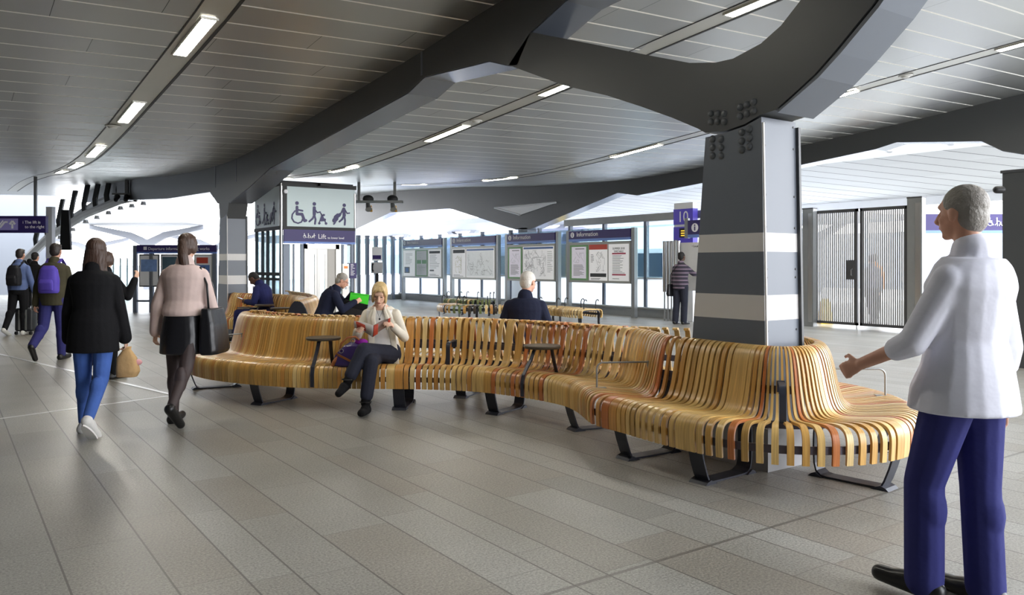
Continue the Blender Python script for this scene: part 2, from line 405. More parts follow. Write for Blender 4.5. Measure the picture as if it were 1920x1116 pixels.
def body(f,skin,size=.007,heads=1.0,hands=None,feet=True):
    J=f.J;S=f.S;m=MB(); torso(m,f,0,wide=.92,deep=.9); headshape(m,f,heads)
    for k in 'rl':
        m.chain([J['hip'+k],J['kn'+k],J['an'+k]],[.048*S,.033*S,.021*S]); 
        m.ell(J['kn'+k].lerp(J['an'+k],.28)-V3(0,.012*S,0),V3(.030*S,0,0),V3(0,.030*S,0),V3(0,0,.07*S),12,8)
        m.caps(J['he'+k],.022*S,J['to'+k],.017*S)
        m.caps(J['an'+k],.021*S,J['he'+k],.022*S)
        m.chain([J['nk']-(J['nk']-J['pel']).normalized()*.055*S+(J['sh'+k]-J['nk'])*.35,J['sh'+k],J['el'+k],J['wr'+k]],[.020*S,.027*S,.022*S,.0155*S])
        h=(hands or {}).get(k,{}); hand(m,f,k,**h)
    return vox(m,'body',skin,f.root,size,3)
def face(f,brow=True,c=1.0):
    J=f.J;k=f.S/1.7; o=J['hc']; r,fw,u=J['hr'],J['hf'],J['hu']
    for x in (-1,1):
        m=MB(); m.ell(o+r*x*.030*k+u*.012*k+fw*.0815*k,r*.012*k,fw*.005*k,u*.0042*k,10,6); m.build('eye',EYEM,f.root,True)
    m=MB(); m.ell(o-u*.053*k+fw*.0945*k,r*.023*k,fw*.005*k,u*.007*k,12,6); m.build('mouth',LIPM,f.root,True)
def sleeves(m,f,e,to=1.0,cuff=.0):
    J=f.J;S=f.S
    for k in 'rl':
        w=J['el'+k].lerp(J['wr'+k],to); ax=(J['nk']-J['pel']).normalized()
        m.chain([J['nk']-ax*.03*S+(J['sh'+k]-J['nk'])*.40,J['sh'+k],J['el'+k],w],[.022*S+e*.5,.032*S+e*.7,.026*S+e*.75,.0195*S+e*.7+cuff])
def top(f,name,mt,e=.010,to=1.0,hem=None,size=.009,s0=-.1,wide=1.0,deep=1.0,cuff=0,sm=4,collar=0):
    m=MB(); torso(m,f,e,s0=s0,s1=.99,wide=wide,deep=deep,lower=hem); sleeves(m,f,e,to,cuff)
    ax=(f.J['nk']-f.J['pel']).normalized(); m.caps(f.J['nk']-ax*.055*f.S,.050*f.S+e*.5,f.J['nk']+ax*.002,.043*f.S+e*.5)
    if collar: m.chain([f.J['nk']-V3(0,0,.01),f.J['nk'].lerp(f.J['hb'],.45)],[.043*f.S+e*.3,.034*f.S+collar])
    return vox(m,name,mt,f.root,size,sm)
def trousers(f,name,mt,e=.010,to=1.0,s1=.3,hemw=0,size=.009,kn=0):
    J=f.J;S=f.S;m=MB(); torso(m,f,e*.8,s0=-.3,s1=s1)
    for k in 'rl':
        m.chain([J['hip'+k]+V3(0,0,.02*S),J['hip'+k],J['kn'+k],J['kn'+k].lerp(J['an'+k],to)],[.05*S+e,.053*S+e,.037*S+e+kn,.026*S+e+hemw])
        m.ell(J['kn'+k].lerp(J['an'+k],.28)-V3(0,.012*S,0),V3(.032*S+e,0,0),V3(0,.032*S+e,0),V3(0,0,.07*S),12,8)
    return vox(m,name,mt,f.root,size,4)
def shoes(f,mt,high=0.0,sole=None,e=.010):
    J=f.J;S=f.S
    for k in 'rl':
        m=MB(); h,t,a=J['he'+k],J['to'+k],J['an'+k]
        m.caps(h,.025*S+e*.4,t,.019*S+e*.5); m.caps(h.lerp(t,.35)+V3(0,0,.01*S),.024*S+e*.3,t,.016*S); m.caps(h,.025*S+e*.3,a.lerp(h,.5),.025*S)
        if high: m.caps(a,.026*S+e*.4,a+(J['kn'+k]-a).normalized()*high,.027*S+e*.5)
        o=vox(m,'shoe',mt,f.root,.006,3)
        if sole:
            m=MB(); d=(t-h); d.normalize(); l=V3(0,0,1).cross(d).normalized(); nrm=d.cross(l)
            m.loft([((h.lerp(t,.5))-nrm*.030*S-nrm*q,d*(.088*S),l*.027*S) for q in (0,.014)],18); m.build('sole',sole,o,angle=40)
def hairdo(f,mt,kind='short',size=.007,s=1.0):
    J=f.J;k=f.S/1.7*s;c,r,fw,u=J['hc'],J['hr'],J['hf'],J['hu'];m=MB()
    m.ell(c+u*.040*k-fw*.022*k,r*.081*k,fw*.092*k,u*.084*k,18,12)
    m.ell(c-u*.008*k-fw*.050*k,r*.074*k,fw*.058*k,u*.080*k,16,10)
    if kind in('bob','long','pony'):
        for x in (-1,1): m.ell(c+r*x*.066*k+u*.0*k-fw*.008*k,r*.022*k,fw*.052*k,u*.080*k,12,8)
        m.ell(c+u*.082*k+fw*.030*k,r*.060*k,fw*.050*k,u*.030*k,12,8)
    if kind=='bob':
        for x in (-1,1): m.ell(c+r*x*.066*k-u*.055*k+fw*.018*k,r*.020*k,fw*.034*k,u*.060*k,12,8)
        m.ell(c-u*.055*k-fw*.055*k,r*.066*k,fw*.045*k,u*.05*k,14,8)
        m.chain([c-r*.02*k+u*.105*k+fw*.035*k,c+r*.035*k+u*.085*k+fw*.066*k,c+r*.066*k+u*.03*k+fw*.062*k,c+r*.068*k-u*.05*k+fw*.05*k],[.022*k,.017*k,.014*k,.012*k]); m.chain([c-r*.02*k+u*.105*k+fw*.035*k,c-r*.05*k+u*.075*k+fw*.058*k,c-r*.068*k+u*.01*k+fw*.05*k],[.022*k,.015*k,.012*k])
    if kind=='long':
        m.loft([(c+u*.0*k-fw*.045*k,r*.084*k,fw*.055*k),(c-V3(0,0,.12)-fw*.06*k,r*.098*k,fw*.05*k),(c-V3(0,0,.24)-fw*.085*k,r*.095*k,fw*.042*k),(c-V3(0,0,.36)-fw*.105*k,r*.070*k,fw*.030*k),(c-V3(0,0,.44)-fw*.11*k,r*.03*k,fw*.015*k)],16)
    if kind=='pony':
        m.chain([c+u*.02*k-fw*.10*k,c-V3(-.02,0,.10)-fw*.135*k,c-V3(-.045,0,.26)-fw*.125*k,c-V3(-.055,0,.42)-fw*.11*k],[.036*k,.046*k,.042*k,.018*k])
        m.ell(c-u*.05*k-fw*.05*k,r*.062*k,fw*.045*k,u*.06*k,14,8)
    if kind=='fringe': m.ell(c+u*.088*k+fw*.030*k,r*.060*k,fw*.056*k,u*.028*k,12,8)
    return vox(m,'hair',mt,f.root,size,2)
def specs(f,mt):
    J=f.J;k=f.S/1.7;c,r,fw,u=J['hc'],J['hr'],J['hf'],J['hu'];m=MB()
    for x in (-1,1):
        pts=[c+r*(x*.033+.024*math.cos(a))*k+u*(.010+.017*math.sin(a))*k+fw*.098*k for a in [2*PI*j/12 for j in range(13)]]; m.tube(pts,.0022,6)
        m.tube([c+r*x*.057*k+u*.014*k+fw*.098*k,c+r*x*.079*k+u*.012*k+fw*.02*k,c+r*x*.080*k+u*.006*k-fw*.012*k],.0022,6)
    m.tube([c-r*.010*k+u*.014*k+fw*.099*k,c+r*.010*k+u*.014*k+fw*.099*k],.0022,6); m.build('glasses',mt,f.root)
def sit(S,root,J,head=(0,0)):
    f=Fig(S,root); f.J={k:Vector(v) for k,v in J.items()}; J=f.J
    for k in 'rl': J['sh'+k]=Vector((J['sh'+k].x*.88,J['sh'+k].y,J['sh'+k].z-.042))
    J.setdefault('lat',V3(1,0,0))
    for k in 'rl':
        if 'he'+k not in J:
            d=(J['to'+k]-J['an'+k]); d.normalize(); J['he'+k]=J['an'+k]-d*.02*S+(J['an'+k]-J['kn'+k]).normalized()*.03*S
        if 'hd'+k not in J: J['hd'+k]=(J['wr'+k]-J['el'+k]).normalized()
    f.head(*head); return f
def person(label,xc,d,phi,z=0,group=None):
    p=W(xc,d,z); return thing('person',label,'person',p,rz(phi),group)
BLK=cloth('black_wool',(24,24,27)); NAVY_=cloth('navy_suiting',(36,40,84)); NAVYD=cloth('dark_navy_cloth',(32,36,56)); CREAM=cloth('cream_linen',(228,220,204),.8,.2); WHT=cloth('white_jersey',(240,238,236),.8,.12)
SLATE=cloth('slate_trousers',(44,46,58),.8,.2); JEAN=cloth('blue_denim',(72,104,176),.8,.2,20,.22); PINK=cloth('dusty_pink_satin',(214,192,186),.6,.25,8); OLIVEC=cloth('olive_wool',(70,66,50)); VIOLET=cloth('violet_nylon',(92,76,178),.6,.25,10)
LEATH=mat('black_leather',(26,26,30),.32,0,.1,8,.25,10); LEATHB=mat('black_suede',(18,17,19),.75,0,.12,12,.2,30,spec=.2); TIGHTS=mat('black_tights',(66,54,54),.6,0,.06,8)
BLOND=mat('blond_hair',(206,176,122),.45,0,.28,26,.5,60,stretch=(1,1,.15)); BROWNH=mat('brown_hair',(72,52,42),.45,0,.3,26,.5,60,stretch=(1,1,.15)); DARKH=mat('dark_hair',(48,40,38),.5,0,.25,26,.4,60,stretch=(1,1,.2)); GREYH=mat('grey_hair',(150,144,136),.5,0,.2,26,.4,60); WHITEH=mat('white_hair',(214,210,202),.5,0,.15,26,.4,60); BLKH=mat('black_hair',(22,20,20),.6,0,.2,30,.4,80)
SOLE=mat('white_rubber',(232,230,226),.5); SHOEW=mat('white_canvas',(226,224,220),.7,0,.06,14,.15,40); SHOEB=mat('black_shoe_leather',(22,21,22),.35,0,.1,10)
WSHIRT=cloth('white_shirt_cotton',(236,236,248),.7,.3,9,.05); NAVYT=cloth('navy_trousers',(52,54,112),.8,.3,9)

# ---- 1 the woman reading on the bench
r=person('blonde person in a cream jacket reading a magazine, legs crossed, on the long bench',-1.315,8.27,180)
f=sit(1.68,r,dict(pel=(0,0,.545),nk=(.035,.045,1.045),lat=(1,.06,0),
  hipr=(.085,.03,.515),knr=(.055,.44,.515),anr=(.10,.50,.115),tor=(.115,.655,.045),her=(.095,.465,.045),
  hipl=(-.085,.03,.53),knl=(.135,.405,.62),anl=(.265,.52,.335),tol=(.335,.615,.225),hel=(.285,.505,.285),
  shr=(.192,.02,.985),elr=(.265,.10,.715),wrr=(.215,.305,.80),hdr=(-.05,.20,.06),
  shl=(-.138,.03,.985),ell=(-.225,.12,.715),wrl=(-.135,.31,.845),hdl=(.04,.20,.09)),(34,-4,-5))
f.bow=.02
body(f,SKIN,.006,1.0,{'r':dict(curl=(28,38),n=V3(-.7,0,-.5)),'l':dict(curl=(30,38),n=V3(.7,0,-.5))}); face(f)
m=MB(); torso(m,f,.006,s0=-.1,s1=.9,deep=.99); vox(m,'white_top',WHT,r,.007,4)
m=MB()                                       # jacket, open at the front
R=[]
for s,rx,ry,yo in TORSO:
    if s<-.1 or s>1: continue
    c,fw=spine(f,s); R.append((c-fw*.024,f.J['lat']*(rx*1.68+.012),fw*(ry*1.68+.004)))
m.loft(R,20); sleeves(m,f,.005,.93,.006)
for x in (-1,1):                             # front edges and lapels
    P=[]
    for s,ox,oy,w in ((-.22,.125,.085,.030),(.0,.125,.095,.034),(.3,.108,.098,.034),(.55,.104,.112,.036),(.75,.098,.108,.036),(.93,.062,.074,.028)):
        c,fw=spine(f,s); P.append((c+f.J['lat']*x*ox+fw*oy,f.J['lat']*w,fw*.011))
    m.loft(P,12)
    c,fw=spine(f,1.0); m.chain([c+f.J['lat']*x*.055+fw*.035,c+f.J['lat']*x*.06-fw*.02,c-fw*.055],[.010,.012,.012])
vox(m,'jacket',CREAM,r,.0075,3)
m=MB()
for x in (-1,1):
    P=[]
    for s,ox,oy,w in ((.50,.055,.118,.006),(.62,.068,.126,.024),(.76,.070,.124,.026),(.90,.052,.094,.018),(.98,.050,.055,.012)):
        c,fw=spine(f,s); P.append((c+f.J['lat']*x*ox+fw*oy,f.J['lat']*w,fw*.008))
    m.loft(P,12)
vox(m,'lapels',CREAM,r,.006,2)
trousers(f,'trousers',SLATE,.010,.82,.2,.010,.0075); shoes(f,LEATHB,.075,None)
for k in 'rl':
    a=f.J['an'+k]; m=MB(); m.tube([a+V3(.055*math.cos(t),.055*math.sin(t),.012) for t in [2*PI*j/14 for j in range(15)]],.006); m.box(a+V3(-.05,.02,.012),(.012,.03,.022)); m.build('buckle_strap',SHOEB,r)
hairdo(f,BLOND,'bob',.006,.955)
c,fw=spine(f,.82); m=MB(); m.tube([f.J['nk']+V3(.055,.03,.0),c+fw*.125+V3(.02,0,.02),c+fw*.132+V3(0,0,-.03),c+fw*.125+V3(-.02,0,.02),f.J['nk']+V3(-.055,.03,.0)],.0022,6); m.ell(c+fw*.136+V3(0,0,-.04),(.009,0,0),(0,.004,0),(0,0,.011)); m.build('necklace',SHOEB,r)
# magazine
PAGE=mat('magazine_page',(214,208,204),.45,0,.1,12); PAGER=mat('magazine_red_page',(190,72,52),.45,0,.3,9); PAGEP=mat('magazine_photo_print',(150,126,118),.45,0,.6,16)
mg=thing('magazine','open red and white magazine held by the blonde reader','magazine',W(-1.315,8.27),rz(180))
def leaf(name,a,b,c,d,mt,bow=.02,up=.0):
    a,b,c,d=[V3(*q) for q in (a,b,c,d)]; m=MB(); n=8; nr=(b-a).cross(d-a).normalized(); g=[]
    for j in range(n+1):
        t=j/n; o=nr*bow*math.sin(PI*t); g.append((m.av(a.lerp(b,t)+o),m.av(d.lerp(c,t)+o),m.av(d.lerp(c,t)+o-nr*.004),m.av(a.lerp(b,t)+o-nr*.004)))
    for p,q in zip(g,g[1:]):
        for j in range(4): m.af((p[j],p[(j+1)%4],q[(j+1)%4],q[j]))
    m.af(g[0][::-1]); m.af(g[-1]); return m.build(name,mt,mg,True)
leaf('left_page',(.05,.40,.745),(.235,.36,.835),(.225,.43,.905),(.03,.46,.86),PAGE,.014)
leaf('right_page',(.05,.40,.745),(-.115,.36,.855),(-.13,.43,.93),(.03,.46,.86),PAGEP,-.014)
leaf('cover',(.235,.362,.837),(.12,.39,.80),(.12,.432,.862),(.226,.432,.909),PAGER,.0)
leaf('cover',(.046,.405,.745),(.0,.40,.775),(-.015,.455,.875),(.026,.466,.862),PAGER,.0)
leaf('cover',(-.095,.368,.843),(-.116,.362,.857),(-.131,.434,.934),(-.110,.440,.922),PAGER,.0)

# handbag beside her
bagp=W((657-960)/F*8.1,8.1); PURP=mat('purple_patent',(64,48,104),.25,0,.2,8,.3,9); TAN=mat('tan_leather',(164,96,52),.5,0,.12,10); MAG=cloth('magenta_cloth',(150,40,160),.7,.2)
bg_=thing('handbag','purple handbag with tan leather ends on the bench seat beside the blonde reader','bag',W((660-960)/F*8.08,8.08,.432),rz(180))
m=MB(); m.loft([(V3(0,0,.0),V3(.185,0,0),V3(0,.10,0)),(V3(0,0,.02),V3(.20,0,0),V3(0,.115,0)),(V3(-.02,0,.12),V3(.185,0,.0),V3(0,.11,0)),(V3(-.05,0,.21),V3(.13,0,0),V3(0,.085,0)),(V3(-.07,0,.245),V3(.09,0,0),V3(0,.04,0))],20,2.6); vox(m,'body',PURP,bg_,.008,4)
m=MB(); m.ell((-.095,.02,.245),(.07,0,0),(0,.05,0),(0,0,.035)); vox(m,'scarf',MAG,bg_,.007,2)
m=MB(); m.loft([(V3(.18,0,.005),V3(.035,0,0),V3(0,.09,0)),(V3(.155,0,.06),V3(.035,0,0),V3(0,.10,0)),(V3(.12,0,.12),V3(.02,0,0),V3(0,.08,0))],14); vox(m,'tan_end',TAN,bg_,.008,3)
m=MB(); m.bar([(.14,.075,.13),(.06,.118,.10),(-.05,.122,.045),(-.14,.112,.02)],(.4,0,1),.03,.006); m.build('strap',TAN,bg_)
m=MB(); m.tube([(.11,.06,.17),(.09,.10,.235),(.02,.11,.30),(-.05,.09,.305),(-.08,.05,.27)],.010); m.build('handle',TAN,bg_,True)
for p in ((.085,.105,.165),(-.03,.11,.265),(-.165,.115,.10)):
    m=MB(); m.tube([V3(*p)+V3(.02*math.cos(t),.0,.02*math.sin(t)) for t in [2*PI*j/12 for j in range(13)]],.004,6); m.build('ring',CHROME,bg_)

# ---- 2 walking woman in black
r=person('person walking away in a black coat and blue jeans, long brown hair',-3.62,6.95,-6)
f=stand(1.64,r,rl=(-10,-42),ll=(3,2),ra=(10,18,9),la=(6,14,14),lean=2,head=(4,0)); body(f,SKIN,.0075)
p=f.J['pel']; top(f,'coat',BLK,.024,1.0,hem=[(p+V3(0,-.01,-.20),.215,.165),(p+V3(0,-.01,-.05),.205,.16)],wide=1.1,deep=1.25,cuff=.012,s0=.1)
trousers(f,'jeans',JEAN,.006,.96,.2,-.002,kn=-.003); shoes(f,SHOEW,0,SOLE); hairdo(f,BROWNH,'long')
pb=thing('paper_bag','crumpled brown paper bag in the hand of the black coated person','bag',r.location.copy(),rz(-6))
w=f.J['wrr']+f.J['hdr']*.11; PAPB=mat('kraft_paper',(206,168,116),.8,0,.12,9,.5,12)
m=MB(); m.loft([(w+V3(.0,.0,-.25),V3(.085,0,0),V3(0,.055,0)),(w+V3(.01,0,-.20),V3(.10,0,0),V3(0,.065,0)),(w+V3(0,0,-.08),V3(.085,0,0),V3(0,.05,0)),(w+V3(0,0,.0),V3(.03,0,0),V3(0,.022,0)),(w+V3(0,0,.02),V3(.045,0,0),V3(0,.03,0))],14,3); vox(m,'bag',PAPB,pb,.009,2)
m=MB(); m.ell(w+V3(.085,.0,-.12),(.05,0,0),(0,.02,0),(0,0,.03)); vox(m,'napkin',mat('pink_napkin',(236,176,178),.8),pb,.008,2)

# ---- 3 walking woman in pink top and leather skirt
r=person('person walking away in a pink top, black leather skirt and tights, ponytail',-3.02,7.38,2)
f=stand(1.70,r,rl=(-22,-44),ll=(3,0),ra=(12,26,12),la=(-8,4,16),lean=4,head=(6,4)); body(f,SKIN,.0075)
p=f.J['pel']; top(f,'blouse',PINK,.022,.98,hem=[(p+V3(0,-.01,.05),.175,.15),(p+V3(0,-.01,.09),.188,.155)],wide=1.08,deep=1.15,cuff=.008,s0=.3)
m=MB(); m.loft([(p+V3(0,-.01,.16),V3(.150,0,0),V3(0,.118,0)),(p+V3(0,-.01,.08),V3(.160,0,0),V3(0,.125,0)),(p+V3(0,-.01,0),V3(.180,0,0),V3(0,.138,0)),(p+V3(0,-.01,-.12),V3(.198,0,0),V3(0,.150,0)),(p+V3(0,-.02,-.285),V3(.200,0,0),V3(0,.165,0)),(p+V3(0,-.02,-.295),V3(.190,0,0),V3(0,.155,0))],28); sk=vox(m,'skirt',LEATH,r,.009,2)
m=MB()
for k in 'rl': m.chain([f.J['hip'+k],f.J['kn'+k],f.J['an'+k],f.J['he'+k].lerp(f.J['to'+k],.5)],[.051*1.7,.036*1.7,.024*1.7,.02*1.7]); m.ell(f.J['kn'+k].lerp(f.J['an'+k],.28)-V3(0,.02,0),V3(.055,0,0),V3(0,.055,0),V3(0,0,.12),12,8)
vox(m,'tights',TIGHTS,r,.008,3); shoes(f,SHOEB,0); hairdo(f,BROWNH,'pony')
tb=thing('tote_bag','black leather tote bag on the shoulder of the pink topped person','bag',r.location.copy(),rz(2))
s=f.J['shr']; m=MB(); m.loft([(s+V3(.11,.03,-.72),V3(.07,0,0),V3(0,.20,0)),(s+V3(.11,.03,-.69),V3(.09,0,0),V3(0,.21,0)),(s+V3(.10,.03,-.45),V3(.075,0,0),V3(0,.20,0)),(s+V3(.09,.03,-.30),V3(.05,0,0),V3(0,.18,0))],18,4); vox(m,'bag',LEATH,tb,.009,3)
m=MB(); 
for y in (-.08,.12): m.tube([s+V3(.10,y,-.32),s+V3(.07,y*.6,-.08),s+V3(.0,y*.4,.075),s+V3(-.03,y*.6+.03,.04)],.010)
m.build('handles',LEATH,tb,True); m=MB(); m.bx(s.x+.085,s.x+.10,s.y-.10,s.y+.15,s.z-.315,s.z-.30); m.build('gold_trim',mat('gold_trim',(206,166,70),.35,.7),tb)

# ---- 4 right hand walker
r=person('balding person in a white shirt and navy trousers striding past at the right edge',1.93,3.42,-30)
f=stand(1.74,r,rl=(-1,-3),ll=(17,0),ra=(-6,8,10),la=(24,64,14),lean=-3,head=(2,0)); body(f,SKIN3,.008)
p=f.J['pel']; top(f,'shirt',WSHIRT,.020,.30,hem=[(p+V3(0,.01,-.125),.225,.215),(p+V3(0,.01,-.03),.218,.20)],wide=1.12,deep=1.25,cuff=.004,s0=.1,collar=.004)
trousers(f,'trousers',NAVYT,.018,1.04,.25,.018); shoes(f,SHOEB,0); hairdo(f,GREYH,'short')
m=MB(); c=p+V3(0,0,.03); m.tube([c+V3(.155*math.cos(t),.125*math.sin(t),.0) for t in [2*PI*j/24 for j in range(25)]],.014); m.build('belt',SHOEB,r,True)

# ---- 5 man with violet backpack
r=person('person in an olive jacket with a violet backpack, walking away behind the black coated one',-7.02,12.3,-4)
f=stand(1.74,r,rl=(6,2),ll=(-14,-52),ra=(14,24,10),la=(-8,-2,14),lean=4,head=(4,0)); body(f,SKIN3,.008)
p=f.J['pel']; top(f,'jacket',OLIVEC,.024,.97,hem=[(p+V3(0,0,-.12),.185,.15),(p+V3(0,0,.0),.19,.15)],wide=1.08,deep=1.15,s0=.1,collar=.008)
trousers(f,'trousers',cloth('indigo_trousers',(54,54,110)),.012,1.0,.2,.004); shoes(f,SHOEB,0); hairdo(f,DARKH,'fringe')
def backpack(f,mt,label,rot,h=.42,w=.145):
    o=thing('backpack',label,'bag',f.root.location.copy(),rot); n=f.J['nk']; ax=(n-f.J['pel']).normalized(); b=n-ax*.06-V3(0,.17,0)
    m=MB(); m.loft([(b-V3(0,0,h),V3(w*.9,0,0),V3(0,.075,0)),(b-V3(0,0,h-.03),V3(w,0,0),V3(0,.09,0)),(b-V3(0,0,h*.5),V3(w*1.02,0,0),V3(0,.10,0)),(b-V3(0,0,.06),V3(w*.85,0,0),V3(0,.075,0)),(b+V3(0,0,.0),V3(w*.5,0,0),V3(0,.045,0))],18,2.8); vox(m,'pack',mt,o,.009,3)
    m=MB(); m.loft([(b-V3(0,.085,h-.05),V3(w*.7,0,0),V3(0,.03,0)),(b-V3(0,.095,h*.62),V3(w*.72,0,0),V3(0,.04,0)),(b-V3(0,.085,h*.5),V3(w*.65,0,0),V3(0,.025,0))],14,3); vox(m,'front_pocket',mt,o,.008,2)
    for x in (-1,1):
        m=MB(); m.bar([b+V3(x*.07,.03,-.05),b+V3(x*.085,.09,.02),n+V3(x*.09,.02,.045),n+V3(x*.095,.12,-.04),n+V3(x*.10,.13,-.16)],(1,0,0),.05,.014); m.build('strap',mt,o)
    return o
backpack(f,VIOLET,'violet backpack worn over the olive jacket',rz(-4))
# ---- 6 man with suitcase, 7 suited man, 8 small figures
r=person('person in a denim shirt with a black backpack pulling a case, at the left edge',-10.25,16.7,2)
f=stand(1.74,r,rl=(4,0),ll=(-12,-30),ra=(4,14,16),la=(0,10,8),lean=2,head=(2,0)); body(f,SKIN3,.010)
top(f,'shirt',cloth('denim_shirt',(92,108,150)),.018,.9,s0=-.1,size=.011,wide=1.06); trousers(f,'trousers',BLK,.012,1.0,.2,0,.011); shoes(f,SHOEW,0); hairdo(f,DARKH,'fringe',.01)
backpack(f,cloth('black_nylon',(34,34,38),.6),'black backpack worn over the denim shirt',rz(2))
q=floor_at(49,627); o=thing('suitcase','small black wheeled suitcase with its handle raised, left of the violet backpack','suitcase',(q.x,q.y,0),rz(0))
CASE=mat('suitcase_shell',(44,46,50),.4,0,.08,8)
m=MB(); m.loft([(V3(0,0,.07),V3(.17,0,0),V3(0,.10,0)),(V3(0,0,.10),V3(.19,0,0),V3(0,.12,0)),(V3(0,0,.52),V3(.19,0,0),V3(0,.12,0)),(V3(0,0,.55),V3(.16,0,0),V3(0,.10,0))],20,5); vox(m,'shell',CASE,o,.010,2)
m=MB(); m.tube([(-.07,.09,.53),(-.07,.09,1.0),(.07,.09,1.0),(.07,.09,.53)],.011); m.build('handle',CHROME,o,True)
for x in (-1,1):
    m=MB(); m.bx(x*.07-.015,x*.07+.015,-.135,-.115,.1,.52); m.build('grip_rail',CHROME_D,o)
    for y in (-.09,.09):
        m=MB(); m.cyl((x*.15-.02,y,.035),(x*.15+.02,y,.035),.035,.035,14); m.build('wheel',BLACK_M,o,angle=40)
r=person('person in a black suit walking away far off at left',-11.9,20.0,6)
f=stand(1.72,r,rl=(6,2),ll=(-10,-30),ra=(-6,4,8),la=(8,16,8),lean=2); body(f,SKIN3,.012)
p=f.J['pel']; top(f,'suit_jacket',BLK,.02,.96,hem=[(p+V3(0,0,-.14),.185,.14),(p+V3(0,0,0),.185,.14)],s0=.1,size=.012,wide=1.06); trousers(f,'trousers',BLK,.014,1.0,.2,.006,.012); shoes(f,SHOEB,0); hairdo(f,BLKH,'short',.01)
r=person('small distant person in dark clothes between the two leftmost walkers',-14.9,24.8,0)
f=stand(1.60,r,rl=(8,2),ll=(-8,-24)); body(f,SKIN3,.014); top(f,'coat',NAVYD,.022,.96,size=.013); trousers(f,'trousers',BLK,.012,1.0,.2,0,.013); shoes(f,SHOEB); hairdo(f,BLKH,'short',.012)
r=person('dark haired person half hidden behind the black coated walker, elbow out',-5.17,10.2,20)
f=stand(1.58,r,rl=(6,0),ll=(-8,-26),ra=(14,165,38),la=(0,20,10),lean=2,head=(0,-20)); body(f,SKIN,.010)
top(f,'jacket',BLK,.02,.97,size=.011,wide=1.05); trousers(f,'trousers',BLK,.010,1.0,.2,0,.011); shoes(f,SHOEB); hairdo(f,BROWNH,'pony',.009)

# ---- 9 man with the green folder
r=person('grey haired person with glasses in dark clothes bending over a green folder on a bench',-3.04,12.95,78)
f=sit(1.76,r,dict(pel=(0,0,.545),nk=(0,.20,1.06),
  hipr=(.09,.04,.52),knr=(.10,.50,.56),anr=(.10,.52,.11),tor=(.11,.72,.03),
  hipl=(-.09,.04,.53),knl=(.0,.52,.70),anl=(.14,.80,.52),tol=(.18,.98,.46),
  shr=(.18,.18,1.01),elr=(.25,.30,.74),wrr=(.18,.50,.86),shl=(-.18,.20,1.01),ell=(-.27,.34,.80),wrl=(-.10,.46,.98),hdr=(-.1,.2,.08),hdl=(.12,.12,-.16)),(28,0,0))
f.bow=.05; body(f,SKIN3,.008); face(f); top(f,'jacket',NAVYD,.022,.95,s0=-.1,wide=1.08,deep=1.1,collar=.004); trousers(f,'trousers',SLATE,.014,.98,.2,.004); shoes(f,SHOEB); hairdo(f,GREYH,'short'); specs(f,SHOEB)
m=MB(); c=f.J['nk']; m.ell(c+V3(0,-.075,.0),(.12,0,0),(0,.045,0),(0,0,.055)); vox(m,'hood',NAVYD,r,.008,3)
fo=thing('folder','bright green plastic folder held upright by the grey haired person','folder',r.location.copy(),rz(78)); GRN=mat('green_plastic',(70,220,50),.4,0,.04,5)
Rf=Matrix.Rotation(math.radians(-14),3,'X')
m=MB(); m.box((.10,.56,.86),(.012,.30,.26),Matrix.Rotation(math.radians(-8),3,'X')); m.build('cover',GRN,fo); m=MB(); m.box((.085,.56,.86),(.010,.28,.25),Matrix.Rotation(math.radians(-8),3,'X')); m.build('pages',PAPER,fo)
m=MB(); m.box((.107,.57,.97),(.004,.26,.012),Matrix.Rotation(math.radians(-8),3,'X')); m.build('spine_strip',mat('green_plastic_dark',(50,170,40),.4),fo)
bc=thing('document_case','black document case standing on the lap below the green folder','bag',r.location.copy(),rz(78))
m=MB(); m.box((.14,.50,.74),(.035,.37,.23),Rf); m.build('case',LEATH,bc); m=MB(); m.box((.160,.50,.80),(.008,.37,.10),Rf); m.build('flap',LEATHB,bc)

# ---- 10 seated man in navy suit with laptop
r=person('person in a navy suit looking down at a phone, laptop on the lap',-4.70,15.35,-82)
f=sit(1.80,r,dict(pel=(0,0,.545),nk=(0,.13,1.09),
  hipr=(.09,.04,.52),knr=(.14,.49,.53),anr=(.14,.46,.10),tor=(.15,.66,.03),hipl=(-.09,.04,.52),knl=(-.14,.49,.53),anl=(-.14,.54,.10),tol=(-.15,.74,.03),
  shr=(.19,.10,1.03),elr=(.25,.12,.74),wrr=(.10,.34,.73),shl=(-.19,.10,1.03),ell=(-.25,.12,.74),wrl=(-.08,.36,.75),hdr=(-.06,.2,.04),hdl=(.06,.2,.04)),(48,0,0))
f.bow=.05; body(f,SKIN2,.008); top(f,'suit_jacket',NAVY_,.022,.95,s0=-.12,wide=1.08,deep=1.05); trousers(f,'trousers',NAVY_,.014,.98,.2,.004); shoes(f,SHOEB); hairdo(f,BLKH,'short',.008,.97)
m=MB(); c,fw=spine(f,.75); m.loft([(f.J['pel'].lerp(f.J['nk'],q)+fw*(.125+.014*math.sin(q*3)),V3(w_,0,0),fw*.012) for q,w_ in ((.45,.008),(.65,.035),(.85,.055),(.97,.045))],12); m.build('shirt',WSHIRT,r,True)
m=MB(); w=f.J['wrr']-f.J['hdr'].normalized()*.03; m.cyl(w-f.J['hdr'].normalized()*.02,w+f.J['hdr'].normalized()*.02,.036,.036,14); m.build('watch',SOLE,r,angle=40)
o=thing('laptop','thin grey laptop lying on the knees of the person in the navy suit','laptop',r.location.copy(),rz(-82))
